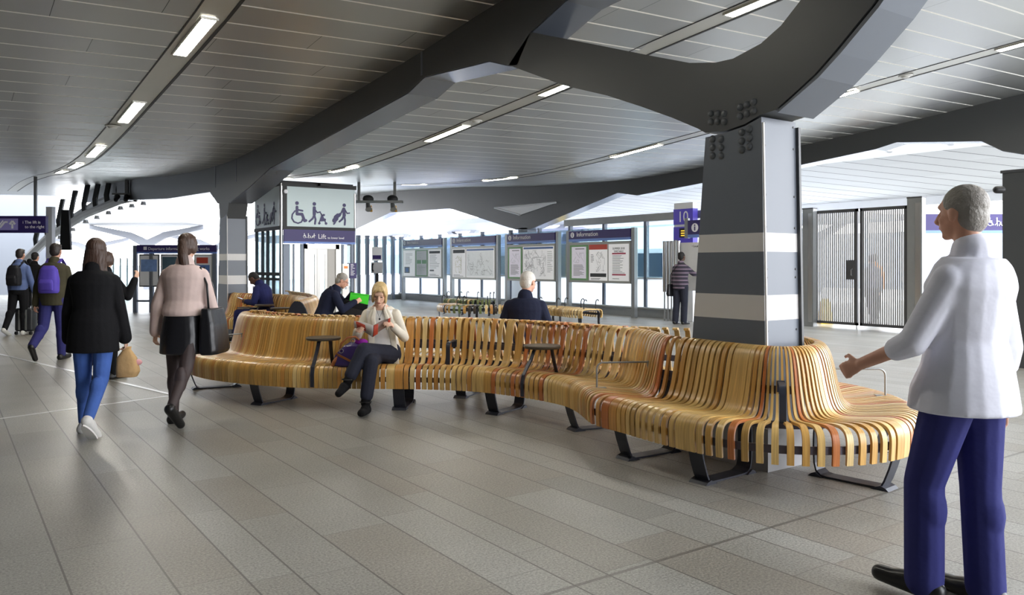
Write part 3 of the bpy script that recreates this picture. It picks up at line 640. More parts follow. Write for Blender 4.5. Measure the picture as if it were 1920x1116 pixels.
LAP=mat('laptop_grey',(150,152,158),.35,.5); m=MB(); m.box((0,.37,.625),(.33,.24,.018)); m.build('base',LAP,o); m=MB(); m.box((0,.40,.637),(.33,.23,.006),Matrix.Rotation(math.radians(2),3,'X')); m.build('lid',mat('laptop_dark',(60,62,70),.35,.2),o)
o=thing('phone','phone with a pale screen in the hands of the person in the navy suit','phone',r.location.copy(),rz(-82))
m=MB(); m.box((.0,.50,.80),(.07,.14,.009),Matrix.Rotation(math.radians(20),3,'X')); m.build('body',BLACK_M,o); m=MB(); m.box((.0,.498,.8055),(.064,.13,.002),Matrix.Rotation(math.radians(20),3,'X')); m.build('screen',mat('phone_screen',(220,226,236),.2,0,.02,4,emit=.5),o)

# ---- 11 white haired man, seen from behind
r=person('white haired person in a navy jacket, seen from behind over the bench back',.155,9.28,6)
f=sit(1.78,r,dict(pel=(0,0,.545),nk=(0,-.03,1.09),
  hipr=(.09,.04,.52),knr=(.13,.48,.53),anr=(.13,.50,.10),tor=(.14,.70,.03),hipl=(-.09,.04,.52),knl=(-.13,.48,.53),anl=(-.13,.50,.10),tol=(-.14,.70,.03),
  shr=(.20,-.03,1.02),elr=(.27,.02,.73),wrr=(.12,.24,.68),shl=(-.20,-.03,1.02),ell=(-.27,.02,.73),wrl=(-.12,.24,.68),hdr=(-.1,.2,0),hdl=(.1,.2,0)),(8,34,0))
body(f,SKIN3,.008); face(f); top(f,'jacket',NAVYD,.024,.95,s0=-.12,wide=1.14,deep=1.15,collar=.010); trousers(f,'trousers',SLATE,.014,.98,.2,.004,.011); shoes(f,SHOEB); hairdo(f,WHITEH,'short'); specs(f,SHOEB)

# ---- 12 man in the striped jumper at the map
STR=NT('striped_jumper'); b_=STR.node('BsdfPrincipled'); STR.link(b_.outputs[0],STR.out.inputs[0]); tc_=STR.node('TexCoord'); sp_=STR.node('SeparateXYZ'); STR.link(tc_.outputs['Object'],sp_.inputs[0])
fr_=STR.math('FRACT',STR.math('MULTIPLY',sp_.outputs[2],11.0)); STR.link(STR.mix(STR.math('GREATER_THAN',fr_,.66),lin((52,48,62)),lin((128,112,128))),b_.inputs['Base Color']); b_.inputs['Roughness'].default_value=.9
r=person('person in a striped jumper and dark trousers standing at the white map panel',4.13,19.7,42)
f=stand(1.72,r,rl=(3,-4),ll=(-4,-8),ra=(62,84,8),la=(4,10,12),lean=2,head=(-6,10)); body(f,SKIN2,.008); face(f)
p=f.J['pel']; top(f,'jumper',STR.m,.024,.96,hem=[(p+V3(0,0,-.08),.19,.165),(p+V3(0,0,.02),.195,.17)],s0=.1,wide=1.14,deep=1.3,size=.010); trousers(f,'trousers',SLATE,.022,1.02,.2,.012,.010); shoes(f,SHOEB); hairdo(f,BLKH,'short',.009)
o=thing('shoulder_bag','black shoulder bag hanging at the hip of the person in the striped jumper','bag',r.location.copy(),rz(42))
m=MB(); m.loft([(V3(-.23,-.08,.68),V3(.05,0,0),V3(0,.12,0)),(V3(-.24,-.08,.74),V3(.06,0,0),V3(0,.14,0)),(V3(-.23,-.08,.98),V3(.045,0,0),V3(0,.12,0))],14,3.5); vox(m,'bag',LEATH,o,.011,2)
m=MB(); m.bar([(-.24,-.08,.97),(-.20,-.14,1.2),(-.02,-.15,1.42),(.11,-.02,1.50),(.13,.09,1.42)],(0,1,0),.03,.008); m.build('strap',LEATH,o)

# ---- 13 figures beyond the gate
for xc,d,phi,lab,mt,sz in ((9.75,21.6,0,'distant person in dark clothes seen through the right gate leaf, nearest its right edge',cloth('hi_vis_orange',(226,132,60)),1.7),(8.95,20.0,0,'distant person in a long grey coat seen through the middle of the right gate leaf',cloth('grey_coat',(96,98,108)),1.66),(7.6,21.0,20,'distant person in a dusky coat seen through the left gate leaf',cloth('dusky_coat',(120,84,96)),1.66)):
    r=person(lab,xc,d,phi); f=stand(sz,r,rl=(8,2),ll=(-10,-30)); body(f,SKIN3,.014); top(f,'coat',mt,.022,.96,size=.013); trousers(f,'trousers',BLK,.012,1.0,.2,0,.013); shoes(f,SHOEB); hairdo(f,DARKH,'short',.012)
# ---------------------------------------------------------------- benches
PROFILE=[(.006,.225),(.001,.30),(0,.355),(.006,.392),(.022,.42),(.05,.438),(.09,.447),(.16,.444),(.25,.432),(.34,.421),(.42,.417),(.466,.427),(.50,.455),(.522,.50),
         (.54,.56),(.556,.63),(.572,.71),(.589,.78),(.608,.83),(.634,.864),(.668,.879),(.70,.874)]
def refine(pr):
    out=[]
    for i in range(len(pr)-1):
        a=pr[max(i-1,0)];b=pr[i];c=pr[i+1];d=pr[min(i+2,len(pr)-1)]; out.append(b)
        out.append(tuple((-a[k]+9*b[k]+9*c[k]-d[k])/16 for k in (0,1)))
    return out+[pr[-1]]
PROFILE=refine(PROFILE)
class Path:
    """front edge of a bench seen from above; the seat lies to its left"""
    def __init__(s, pts, closed=False, n=24):
        P=[Vector((p[0],p[1])) for p in pts]; N=len(P); out=[]
        rng=range(N) if closed else range(N-1)
        for i in rng:
            if closed: a,b,c,d=P[i-1],P[i],P[(i+1)%N],P[(i+2)%N]
            else: a=P[i-1] if i>0 else P[0]*2-P[1]; b=P[i]; c=P[i+1]; d=P[i+2] if i+2<N else P[-1]*2-P[-2]
            for k in range(n):
                t=k/n; out.append(.5*((2*b)+(c-a)*t+(2*a-5*b+4*c-d)*t*t+(3*b-a-3*c+d)*t**3))
        if not closed: out.append(P[-1])
        for _ in range(30):              # fair the curve
            q=list(out); M=len(out)
            for i in range(M):
                if closed: q[i]=(out[i-1]+out[i]*2+out[(i+1)%M])/4
                elif 0<i<M-1: q[i]=(out[i-1]+out[i]*2+out[i+1])/4
            out=q
        if closed: out.append(out[0])
        s.p=out; s.s=[0.0]
        for a,b in zip(out,out[1:]): s.s.append(s.s[-1]+(b-a).length)
        s.L=s.s[-1]; s.closed=closed
    def pos(s,u):
        if s.closed: u%=s.L
        u=max(0,min(s.L,u)); lo,hi=0,len(s.s)-1
        while hi-lo>1:
            m=(lo+hi)//2
            if s.s[m]<=u: lo=m
            else: hi=m
        t=(u-s.s[lo])/max(1e-9,s.s[hi]-s.s[lo]); return s.p[lo].lerp(s.p[hi],t)
    def tan(s,u,e=.05): return (s.pos(u+e)-s.pos(u-e)).normalized()
    def kap(s,u,e=.09):
        a=s.tan(u-e); b=s.tan(u+e); return math.atan2(a.x*b.y-a.y*b.x,a.dot(b))/(2*e)
    def fr(s,u):                          # position, tangent, inward normal (3-D)
        p=s.pos(u); t=s.tan(u); return Vector((*p,0)),Vector((*t,0)),Vector((-t.y,t.x,0))
    def at(s,u,n,z):
        p,t,i=s.fr(u); return p+i*n+Vector((0,0,z))
    def near(s,q):
        q=Vector((q[0],q[1])); return min(range(len(s.p)),key=lambda k:(s.p[k]-q).length)
    def snear(s,xc,d): w=W(xc,d); return s.s[s.near(w)]
def slat_mesh(mb, P, u, w, prof, th, k, jw=0.0):
    """one bent slat; its width narrows where the neighbours close up"""
    p,t,i=P.fr(u); N=len(prof); prev=None; L=0
    for a in range(N):
        n,z=prof[a]; q0=prof[max(a-1,0)]; q1=prof[min(a+1,N-1)]
        dn,dz=q1[0]-q0[0],q1[1]-q0[1]; l=math.hypot(dn,dz); nn,nz=-dz/l,dn/l   # outward side of the bend
        ww=w*max(.32,min(1.0,1-k*n)) if k>0 else w
        c=p+i*n+Vector((0,0,z)); o=i*nn+Vector((0,0,nz))
        if a: L+=math.hypot(n-prof[a-1][0],z-prof[a-1][1])
        q=[mb.av(c+t*sx*ww/2+o*so*th/2) for sx,so in ((-1,-1),(1,-1),(1,1),(-1,1))]
        if prev:
            for j in range(4):
                e=(j+1)%4; uu=((0,w),(w,w+.02),(0,w),(w,w+.02))[j]
                mb.af((prev[j],prev[e],q[e],q[j]),[(uu[0],pl),(uu[1],pl),(uu[1],L),(uu[0],L)])
        else: mb.af(q[::-1],[(0,0),(.04,0),(.04,.02),(0,.02)])
        prev=q; pl=L
    mb.af(prev,[(0,0),(.04,0),(.04,.02),(0,.02)])
def pick(u, dense):
    r=random.random()
    w=(.20,.33,.27,.13,.04,.03) if dense else (.30,.20,.14,.18,.10,.08)
    c=0
    for k,x in enumerate(w):
        c+=x
        if r<c: return k
    return 0
def stations(P, pitch, wide, width, s0=0, s1=None):
    out=[]; u=s0; s1=P.L if s1 is None else s1; wd=sorted(wide)
    while u<s1-.02:
        k=max(-1.1,min(1.15,P.kap(u)))
        pm=pitch(u); ds=max(pm/(1-.35*k),width(u)+.004)
        hit=[x for x in wd if u<=x<u+ds]
        if hit:
            for _ in range(2): out.append((u+.042,.082,k)); u+=.0845
            wd=[x for x in wd if x>u]
            continue
        out.append((u+ds/2,min(width(u),ds-.004),k)); u+=ds
    return out
def sweep_bar(P, s0, s1, n, z, w, th, step=.08):
    pts=[];k=int((s1-s0)/step)+1
    for j in range(k+1): pts.append(P.at(s0+(s1-s0)*j/k,n,z))
    return pts
def leg_loop(P,u,root,flip=False):
    org=root.location; p,t,i=P.fr(u)
    pr=[(.035,.40),(.03,.33),(.045,.24),(.075,.14),(.105,.06),(.125,.022),(.16,.010),(.30,.008),(.50,.008),(.54,.014),(.572,.04),(.585,.09),(.59,.20),(.588,.30),(.575,.38),(.56,.42)]
    m=MB(org); m.bar([P.at(u,n,z) for n,z in pr],t,.115,.012)
    m.prism([(.07,.0),(.19,.0),(.17,.010),(.125,.03),(.09,.018)],lambda a,b,d:P.at(u,a,b)+t*d,-.072,.072)
    m.prism([(.52,.0),(.625,.0),(.60,.02),(.575,.03),(.54,.012)],lambda a,b,d:P.at(u,a,b)+t*d,-.072,.072)
    return m.build('leg',BENCH_STEEL,root)
def armrest(P,u,root,n0=.12,n1=.545,h=.655,wide=False):
    org=root.location; p,t,i=P.fr(u); m=MB(org)
    if wide:
        m.bar([P.at(u,n,z) for n,z in [(.30,.425),(.30,.60),(.305,.635),(.325,.655),(.36,.66),(n1,.66)]],t,.042,.008)
        m.box(P.at(u,n1-.002,.63),(.05,.05,.075),Matrix.Rotation(math.atan2(t.y,t.x),3,'Z'))
    else:
        r=.05; pts=[(n0,.446),(n0,h-r)]+[(n0+r-r*math.cos(a),h-r+r*math.sin(a)) for a in (.4,.8,1.2,1.57)]+[(n1,h)]
        m.tube([P.at(u,n,z) for n,z in pts],.0075)
        m.box(P.at(u,n0+.02,.451),(.05,.11,.008),Matrix.Rotation(math.atan2(t.y,t.x),3,'Z'))
        m.box(P.at(u,n1+.004,h-.025),(.03,.012,.07),Matrix.Rotation(math.atan2(t.y,t.x),3,'Z'))
    return m.build('armrest',CHROME_D if not wide else BENCH_STEEL,root,angle=40)
TABLE_TOP=mat('dark_bronze_laminate',(84,74,62),.4,.1,.15,14)
def bench_table(P,u,root,h=.70,r=.175,n=.26):
    org=root.location; p,t,i=P.fr(u); c=P.at(u,n,h)
    t_=MB(org); t_.loft([(c+Vector((0,0,z)),Vector((rr,0,0)),Vector((0,rr,0))) for z,rr in ((-.018,r*.96),(-.008,r),(.006,r),(.012,r*.97))],40)
    top=t_.build('table',TABLE_TOP,root,angle=40)
    for pr,du in (([(-.014,.235),(-.018,.36),(0.0,.43),(.05,.50),(.10,.58),(.14,.66),(.165,.684)],0.0),([(.40,.425),(.375,.50),(.35,.60),(.33,.684)],.05)):
        m=MB(org); m.bar([P.at(u+du,a,b-.70+h if b>.5 else b) for a,b in pr],t,.034,.012); m.build('support',BENCH_STEEL,top)
    return top

# --- the long bench that snakes to the column and wraps round it
NEAR=[(-3.93,9.75),(-3.66,9.10),(-3.24,8.60),(-2.69,8.24),(-2.22,8.05),(-1.75,7.96),(-1.0,7.93),(-.42,7.80),(-.05,7.56),(.24,7.28),(.44,7.02),(.535,6.74),(.58,6.45),(.612,6.22),(.68,6.06),(.80,5.88),(1.02,5.49),(1.30,5.13),
      (1.59,4.94),(1.93,4.88),(2.26,4.96),(2.55,5.16),(2.80,5.48),(2.96,5.95),(2.95,6.55),(2.70,7.15),(2.25,7.62),(1.65,7.88),(1.05,8.25),(.55,8.75),(.0,9.15),(-.7,9.42),(-1.5,9.62),(-2.2,9.95),(-2.75,10.55),(-3.2,10.75),(-3.68,10.45)]
PB=Path([W(x,d).to_2d() for x,d in NEAR],True)
b0=W(-.6,8.3)
bench=thing('slatted_bench','long curving bench of honey coloured wood slats that wraps round the big grey column','bench',b0)
legpx=[(490,755),(735,767),(910,776),(1065,803),(1155,857),(1292,903),(1648,920)]
legs=[]
for x,y in legpx:
    f=floor_at(x,y); legs.append(PB.s[PB.near(f)])
s_left=PB.snear(-3.93,9.75); legs.append(PB.snear(-3.80,9.45)); legs+= [PB.snear(2.96,6.2),PB.snear(1.6,7.9),PB.snear(-.3,9.25),PB.snear(-2.2,9.95)]
sA=PB.snear(-1.35,7.95); sB=PB.snear(-3.0,8.4); sC=PB.snear(1.1,5.35); sD=PB.snear(2.9,6.9)
def b_pitch(u):
    if u<sA-.35: return .040
    if u<sA: return .045
    if u<PB.snear(.3,7.2): return .068
    if u<sC: return .062
    if u<sD: return .054
    return .085
def b_width(u): return .0405 if u<sA else (.044 if u<sC else .043)
st=stations(PB,b_pitch,legs,b_width)
camd=Vector((SN,CS,0))
def depth_of(u): return PB.pos(u).dot(camd.to_2d())
near_u=[k for k in range(len(st)) if st[k][0]<PB.snear(2.85,5.6)]
near_u.sort(key=lambda k:depth_of(st[k][0])); own=set(near_u[:100])
rest=MB(b0)
for k,(u,w,kp) in enumerate(st):
    dense=u<sA
    m=pick(u,dense)
    if k in own:
        x=MB(b0); slat_mesh(x,PB,u,w,PROFILE,.019,kp); x.build('slat',WOODS[m],bench,angle=50)
    else:
        rest.mi=m; slat_mesh(rest,PB,u,w,PROFILE,.019,kp)
tag(rest.build('slats',WOODS,bench,angle=50),kind='stuff')
for u in legs: leg_loop(PB,u+.085,bench)
for nm,n,z,w in (('front_rail',.022,.315,.05),('back_rail',.573,.60,.055),('seat_rail',.40,.395,.05)):
    m=MB(b0); m.bar(sweep_bar(PB,0,PB.L,n,z,w,.01),Vector((0,0,1)),w,.01); m.build(nm,RAIL_ST,bench)
def front_at(px,py):                      # station whose slat foot shows at this pixel
    d=(EYE-.23)*F/(py-HZ); return PB.snear((px-960)/F*d,d)
armrest(PB,PB.snear(-3.55,8.98),bench)
armrest(PB,PB.snear(-.72,7.88),bench,wide=True)
armrest(PB,PB.snear(.56,6.52),bench)
armrest(PB,front_at(1475,871),bench,wide=True)
armrest(PB,PB.snear(2.985,6.15),bench)
bench_table(PB,front_at(585,728),bench,.70)
bench_table(PB,front_at(982,745),bench,.68)

# --- the second bench, round the column farther back
P2=Path([W(x,d).to_2d() for x,d in [(-6.55,17.6),(-6.45,16.6),(-6.1,15.85),(-5.4,15.35),(-4.75,14.8),(-4.25,13.9),(-4.12,12.95)]])
P3=Path([W(x,d).to_2d() for x,d in [(-2.78,12.95),(-2.85,14.0),(-3.05,15.2),(-3.6,16.6),(-4.4,18.1)]])
b2=W(-4.6,15.6)
bench2=thing('slatted_bench','second wooden slatted bench farther back, round the left grey column','bench',b2)
for P in (P2,P3):
    for (u,w,kp) in stations(P,lambda u:.066,[P.L*.25,P.L*.6],lambda u:.046):
        m=MB(b2); slat_mesh(m,P,u,w,PROFILE,.019,kp); m.build('slat',WOODS[pick(u,u<P.L*.3)],bench2,angle=50)
    for f in (.05,.35,.65,.97): leg_loop(P,P.L*f,bench2)
    for nm,n,z,w in (('front_rail',.022,.315,.05),('back_rail',.573,.60,.055)):
        m=MB(b2); m.bar(sweep_bar(P,0.02,P.L-.02,n,z,w,.01),Vector((0,0,1)),w,.01); m.build(nm,BENCH_STEEL,bench2)
m=MB(b2)                                   # end panel closing the two backs
e0=P2.at(P2.L,.46,0); e1=P3.at(0,.46,0); ex=(e1-e0).normalized(); ew=(e1-e0).length; ctr=(e0+e1)/2; nn=Vector((ex.y,-ex.x,0))
pp=[(-ew/2,.36),(-ew/2,.42)]+[(math.cos(a)*ew/2*(.98-.1*math.sin(a)),.42+.46*math.sin(a)) for a in [PI-PI*k/12 for k in range(13)]]+[(ew/2,.36)]
m.prism(pp,lambda a,b,d:ctr+ex*a+Vector((0,0,b))+nn*d,.0,.03); m.build('end_panel',BENCH_STEEL,bench2)
bench_table(P2,P2.L*.62,bench2,.70); bench_table(P2,P2.L*.80,bench2,.69)

# --- low backless benches by the glazing
FLAT=[(.02,.25),(.0,.31),(.0,.37),(.01,.41),(.05,.437),(.12,.447),(.30,.44),(.48,.447),(.55,.437),(.59,.41),(.60,.37),(.60,.31),(.58,.25)]
GREENW=wood('green_stained_oak',(122,134,84)); DARKW=wood('dark_stained_oak',(70,62,54))
def backless(pts,label,woods,npitch,ends=True):
    P=Path([W(x,d).to_2d() for x,d in pts]); o=P.at(P.L/2,.3,0)
    r=thing('backless_bench',label,'bench',o,0,'low backless slatted benches by the glazing')
    for (u,w,kp) in stations(P,lambda u:npitch,[],lambda u:npitch*.62):
        m=MB(o); slat_mesh(m,P,u,w,FLAT,.02,kp); m.build('slat',random.choice(woods),r)
    for f in (.03,.5,.97):
        u=P.L*f; p,t,i=P.fr(u); m=MB(o)
        m.bar([P.at(u,n,z) for n,z in ((-.03,.0),(.02,.03),(.035,.15),(.03,.33),(.06,.40),(.3,.415),(.54,.40),(.57,.33),(.565,.15),(.58,.03),(.63,.0))],t,.06,.02); m.build('leg',BENCH_STEEL,r)
    for nm,n in (('rail',.02),('rail',.58)):
        m=MB(o); m.bar(sweep_bar(P,.02,P.L-.02,n,.33,.05,.01),Vector((0,0,1)),.05,.01); m.build(nm,BENCH_STEEL,r)
    for f,n0 in ((.02,.12),(.33,.42),(.36,.12),(.66,.42),(.97,.12),(.985,.45)):
        u=P.L*f; p,t,i=P.fr(u); m=MB(o)
        m.tube([P.at(u,n0,.44),P.at(u,n0,.60),P.at(u,n0+.02,.65),P.at(u,n0+.06,.665),P.at(u,n0+.09,.63)],.012); m.build('armrest',BLACK_M,r)
    return r
backless([(-1.95,20.9),(-1.6,20.1),(-.9,19.75),(-.2,19.75),(.4,19.6)],'low backless bench of brown and green slats left of the white haired man',[WOODS[0],WOODS[1],WOODS[3],WOODS[5],GREENW,DARKW],.105)
backless([(-2.05,23.9),(-1.3,23.1),(-.6,22.9)],'pale low backless bench behind the brown and green slatted one',[WOODS[0],WOODS[5],GREENW],.10)
backless([(.55,19.5),(1.0,18.95),(1.35,18.3),(1.55,18.0)],'short low backless bench with hooked black armrests right of the white haired man',[WOODS[0],WOODS[2],WOODS[5]],.10)
# ---------------------------------------------------------------- setting: floor, roof
def Y(t): return t+T0
TB=[(-6,4.62),(-3,4.62),(0,4.45),(3.7,4.17),(5,4.04),(8,3.82),(10.7,3.64),(13.5,3.55),(18,3.72),(22,4.0),(28,4.3),(36,4.5)]
def Hb(t):
    if t<=TB[0][0]: return TB[0][1]
    for k in range(len(TB)-1):
        a,b=TB[k],TB[k+1]
        if t<=b[0]:
            p0=TB[k-1] if k else a; p3=TB[k+2] if k+2<len(TB) else b
            m0=(b[1]-p0[1])/(b[0]-p0[0]); m1=(p3[1]-a[1])/(p3[0]-a[0]); h=b[0]-a[0]; s=(t-a[0])/h
            return (2*s**3-3*s*s+1)*a[1]+(s**3-2*s*s+s)*h*m0+(-2*s**3+3*s*s)*b[1]+(s**3-s*s)*h*m1
    return TB[-1][1]
def H(x,y): return Hb(y-T0)+.033*(x-4.9)
CEIL=ceiling_mat('roof_panels_brushed',(178,180,180),.8,.33,.5,(255,254,250),.030)
CEIL2=ceiling_mat('far_roof_panels',(190,192,196),.2,.5,.9,(120,122,126),.05,False,.55)
EDGE=mat('channel_black_edge',(30,30,32),.5,0,.05,3)
CHAN=mat('light_channel_aluminium',(196,196,190),.4,.7,.04,3)
m=MB(); m.bx(-40,16.3,-12,80,-.12,0); m.bx(16.3,70,-12,17.6,-.12,0); struct(m.build('floor',paving()))
m=MB(); m.bx(16.3,70,17.6,80,-.14,-.02); struct(m.build('floor_outside',mat('platform_concrete',(226,226,224),.5,0,.06,1.5)))
def roof(x0,x1,y0,y1,n=48,mt=CEIL,z=None,name='ceiling'):
    m=MB(); th=.22
    ys=[y0+(y1-y0)*k/n for k in range(n+1)]; nx=6; xs=[x0+(x1-x0)*k/nx for k in range(nx+1)]
    f=z or H
    for dz in (0,th):
        g=[[m.av((x,y,f(x,y)+dz)) for x in xs] for y in ys]
        for a in range(n):
            for b in range(nx):
                q=(g[a][b],g[a][b+1],g[a+1][b+1],g[a+1][b]); m.af(q if dz else q[::-1])
    return struct(m.build(name,mt,smooth=True))
roof(-9.3,4.93,-9,40); roof(4.93,16.2,-1.5,40)
# ceiling beyond the second beam and the fascia in front of it
H2=lambda x,y: 4.32-.10*(x-19.5)
m=MB(); 
roof(19.6,26,7,32,16,CEIL2,H2)
m=MB(); m.bx(26,26.2,7,32,3.40,3.9); struct(m.build('trim_30',WHITE_ST))
m=MB(); m.bx(19.4,19.7,6,32,4.22,4.62); struct(m.build('trim_1',WHITE_ST))
# light channels (recessed troughs) and their lamps
LAMP=mat('lamp_diffuser',(255,249,236),.4,0,.01,2,emit=55.0)
def channel(x,y0,y1,idx):
    ys=[y0+(y1-y0)*k/90 for k in range(91)]
    for nm,a,b,dz,mt in (('trough',-.15,.15,.006,CHAN),('edge_strip',.15,.185,.012,EDGE),('edge_strip',-.165,-.15,.012,EDGE)):
        m=MB(); g=[]
        for y in ys:
            z=H(x,y); g.append([m.av((x+p,y,z-q)) for p,q in ((a,dz),(b,dz),(b,-.05),(a,-.05))])
        for u,v in zip(g,g[1:]):
            for j in range(4): m.af((u[j],u[(j+1)%4],v[(j+1)%4],v[j]))
        m.af(g[0][::-1]); m.af(g[-1])
        struct(m.build('trim_%d'%idx,mt)); idx+=1
    return idx
ix=2
for x,y0,y1 in ((2.2,-6,37),(7.4,-1.5,39),(12.45,3,39)): ix=channel(x,y0,y1,ix)
FRAME=mat('lamp_frame',(210,208,200),.35,.6,.03,5)
def lamp(x,t,label,L=1.25,w=.14):
    y=Y(t); z=H(x,y); s=(H(x,y+.1)-H(x,y-.1))/.2
    o=thing('ceiling_light',label,'light',(x,y,z-.006),0,'strip lights in the roof channels')
    def P(a,b,c): return (a,b,c+s*b)
    m=MB(); m.prism([(-w/2,-L/2),(w/2,-L/2),(w/2,L/2),(-w/2,L/2)],lambda a,b,d:P(a,b,d),-.014,.0); m.build('diffuser',LAMP,o)
    m=MB()
    for a0,a1,b0,b1 in ((-w/2-.02,-w/2,-L/2-.02,L/2+.02),(w/2,w/2+.02,-L/2-.02,L/2+.02),(-w/2,w/2,-L/2-.02,-L/2),(-w/2,w/2,L/2,L/2+.02)):
        m.prism([(a0,b0),(a1,b0),(a1,b1),(a0,b1)],lambda a,b,d:P(a,b,d),-.022,.0)
    m.build('frame',FRAME,o)
nth=['nearest','second','third','fourth','fifth']
for k,t in enumerate((5.45,9.0,12.3,14.9,17.3)): lamp(2.2,t,'%s lit strip light from the camera along the left roof channel'%nth[k])
lamp(2.2,1.9,'strip light overhead in the left roof channel')
for x,t in ((7.4,1.9),(7.4,-1.6),(12.45,1.2)): lamp(x,t,'strip light overhead in the right roof channels')
for k,t in enumerate((5.4,8.93,13.5,17.6)): lamp(7.4,t,'%s lit strip light along the middle roof channel'%nth[k],1.35)
for k,t in enumerate((4.8,9.3,14.6,19.5)): lamp(12.45,t,'%s lit strip light along the right roof channel, behind the big column'%nth[k],1.5)
DET=mat('detector_plastic',(200,200,196),.4,0,.03,5)
for x,y,dl in ((2.12,Y(10.0),'on the left roof channel just beyond a strip light'),(7.38,Y(7.9),'on the middle roof channel beside a strip light'),(7.35,Y(1.9),'on the roof channel seen through the fork of the big column'),(12.45,Y(3.2),'on the right roof channel above the gate side')):
    z=H(x,y); o=thing('smoke_detector','round pale detector '+dl,'detector',(x,y,z-.006),0,'round detectors on the roof channels')
    m=MB(); m.cyl((0,0,-.015),(0,0,0),.10,.115,24); m.build('base',DET,o,angle=40)
    m=MB(); m.cyl((0,0,-.04),(0,0,-.015),.05,.075,20); m.build('sensor_head',DET,o,angle=40)

# ---------------------------------------------------------------- columns and beams
def poly_part(name,pts,x0,x1,mt,parent,org,bev=0):
    m=MB(org); m.prism(pts,lambda a,b,d:Vector((d,Y(a),b)),x0,x1); return m.build(name,mt,parent)
X0,X1=4.73,5.125
def column(x0,x1,ts,label,bolts,plinth=True,arms=True):
    """ts: t offset of the column (front bottom corner)"""
    org=Vector(((x0+x1)/2,Y(ts+.33),0)); o=thing('column',label,'column',org)
    zb=[0,1.055,1.235,1.545,1.68,2.44]
    def edges(z):
        f=z/2.5; return ts-.02+.05*f, ts+.745-.21*f
    for k in range(5):
        z0,z1=zb[k],zb[k+1]; a0,b0=edges(z0); a1,b1=edges(z1)
        w=k in(1,3)
        m=MB(org); m.prism([(a0,z0),(b0,z0),(b1,z1),(a1,z1)] if k<4 else [(a0,z0),(b0,z0),(b1,2.42),(ts+.35,2.43),(ts+.17,2.455),(a1+.0,2.50)],lambda a,b,d:Vector((d,Y(a),b)),x0,x1)
        m.build('painted_band' if w else 'shaft',WHITE_BAND if w else COLUMN_G,o)
    for nm,xx,q,mt in (('edge_trim',x1+.012,.0,STEEL_DARK),('corner_strip',x0+.006,-.012,WHITE_BAND)):
        m=MB(org); m.bar([(xx,Y(ts-.02+.05*z/2.5+q),z) for z in (.02,2.46)],(1,0,0),.024 if q==0 else .012,.05 if q==0 else .012); m.build(nm,mt,o)
    if not arms:
        m=MB(org); a0,b0=edges(2.4); m.prism([(a0,2.40),(b0,2.40),(b0+.1,2.86),(a0-.2,2.86)],lambda a,b,d:Vector((d,Y(a),b)),x0+.004,x1-.004); m.build('head_plate',STEEL_DARK,o)
    if plinth:
        m=MB(org); m.bx(x0-.03,x1+.05,Y(ts-.05),Y(ts+.78),0,.3); m.build('plinth',mat('plinth_grey',(178,178,180),.5,0,.05,4),o)
    if arms:
        J=[(.54,2.455),(.62,2.50),(.88,2.62),(1.24,2.77),(1.65,2.93),(2.23,3.12),(3.15,3.50),(2.77,3.75),(1.75,3.39),(1.12,3.165),(.70,3.02),(.44,2.97),(.28,2.965),(.034,3.02),(-.134,3.107),(-.29,3.24),(-.5,3.46),(-.8,3.78),(-1.15,4.12),(-1.75,4.12),(-1.3,3.62),(-.80,3.07),(-.544,2.84),(-.398,2.72),(-.222,2.61),(-.084,2.53),(0.04,2.515),(.17,2.47),(.35,2.445)]
        # concave outline: cut into convex-ish strips through a triangulating n-gon
        m=MB(org); m.prism([(ts+a,b) for a,b in J],lambda a,b,d:Vector((d,Y(a),b)),x0,x1); m.build('forked_arms',STEEL_DARK,o)
        m=MB(org); m.prism([(ts+a,b) for a,b in ((-1.32,3.62),(-.82,3.07),(-.56,2.84),(-.41,2.72),(-.235,2.61),(-.1,2.53),(-.1,2.51),(-.24,2.59),(-.42,2.695),(-.58,2.82),(-.84,3.05),(-1.34,3.60))],lambda a,b,d:Vector((d,Y(a),b)),x0+.01,x1+.03); m.build('soffit_plate',COLUMN_G,o)
    if bolts:
        BM=mat('bolt_heads',(98,102,106),.35,.1,.03,4)
        grp=[]
        for (cx,cy,ux,uy,vx,vy,nu,nv) in bolts:
            for a in range(nu):
                for b in range(nv):
                    p=onV(cx+ux*a+vx*b,cy+uy*a+vy*b,x0)
                    m=MB(org); m.ell(p,(0,.027,0),(0,0,.027),(.022,0,0),14,8); m.cyl(p+Vector((-.003,0,0)),p+Vector((.01,0,0)),.03,.03,14); m.build('bolt',BM,o,angle=50)
    return o
column(X0,X1,0.0,'large tapered grey column with two white bands inside the wooden bench','' or [(1333,213,12.5,0,0,15,3,2),(1388,201,12.5,-5,0,17,3,2),(1336,261,16,0,0,15.5,2,3),(1391,248,14,-6,0,16.5,2,3)])
for py,zz in ((240,0),(300,0),(430,0),(500,0),(610,0)):
    pass
# rivets on the narrow face
col=[o for o in C.objects if o.name=='column'][0]
for z in (2.46,2.30,1.95,1.72,1.42,1.36,.98,.70):
    for x in (X0+.03,X1-.03):
        m=MB(col.location); m.cyl((x,Y(.05*z/2.5-.02),z),(x,Y(.05*z/2.5-.026),z),.009,.007,8); m.build('rivet',STEEL_DARK,col)
column(X0,X1,13.17,'grey column with white bands farther back on the left, beside the lift',[],False,False)
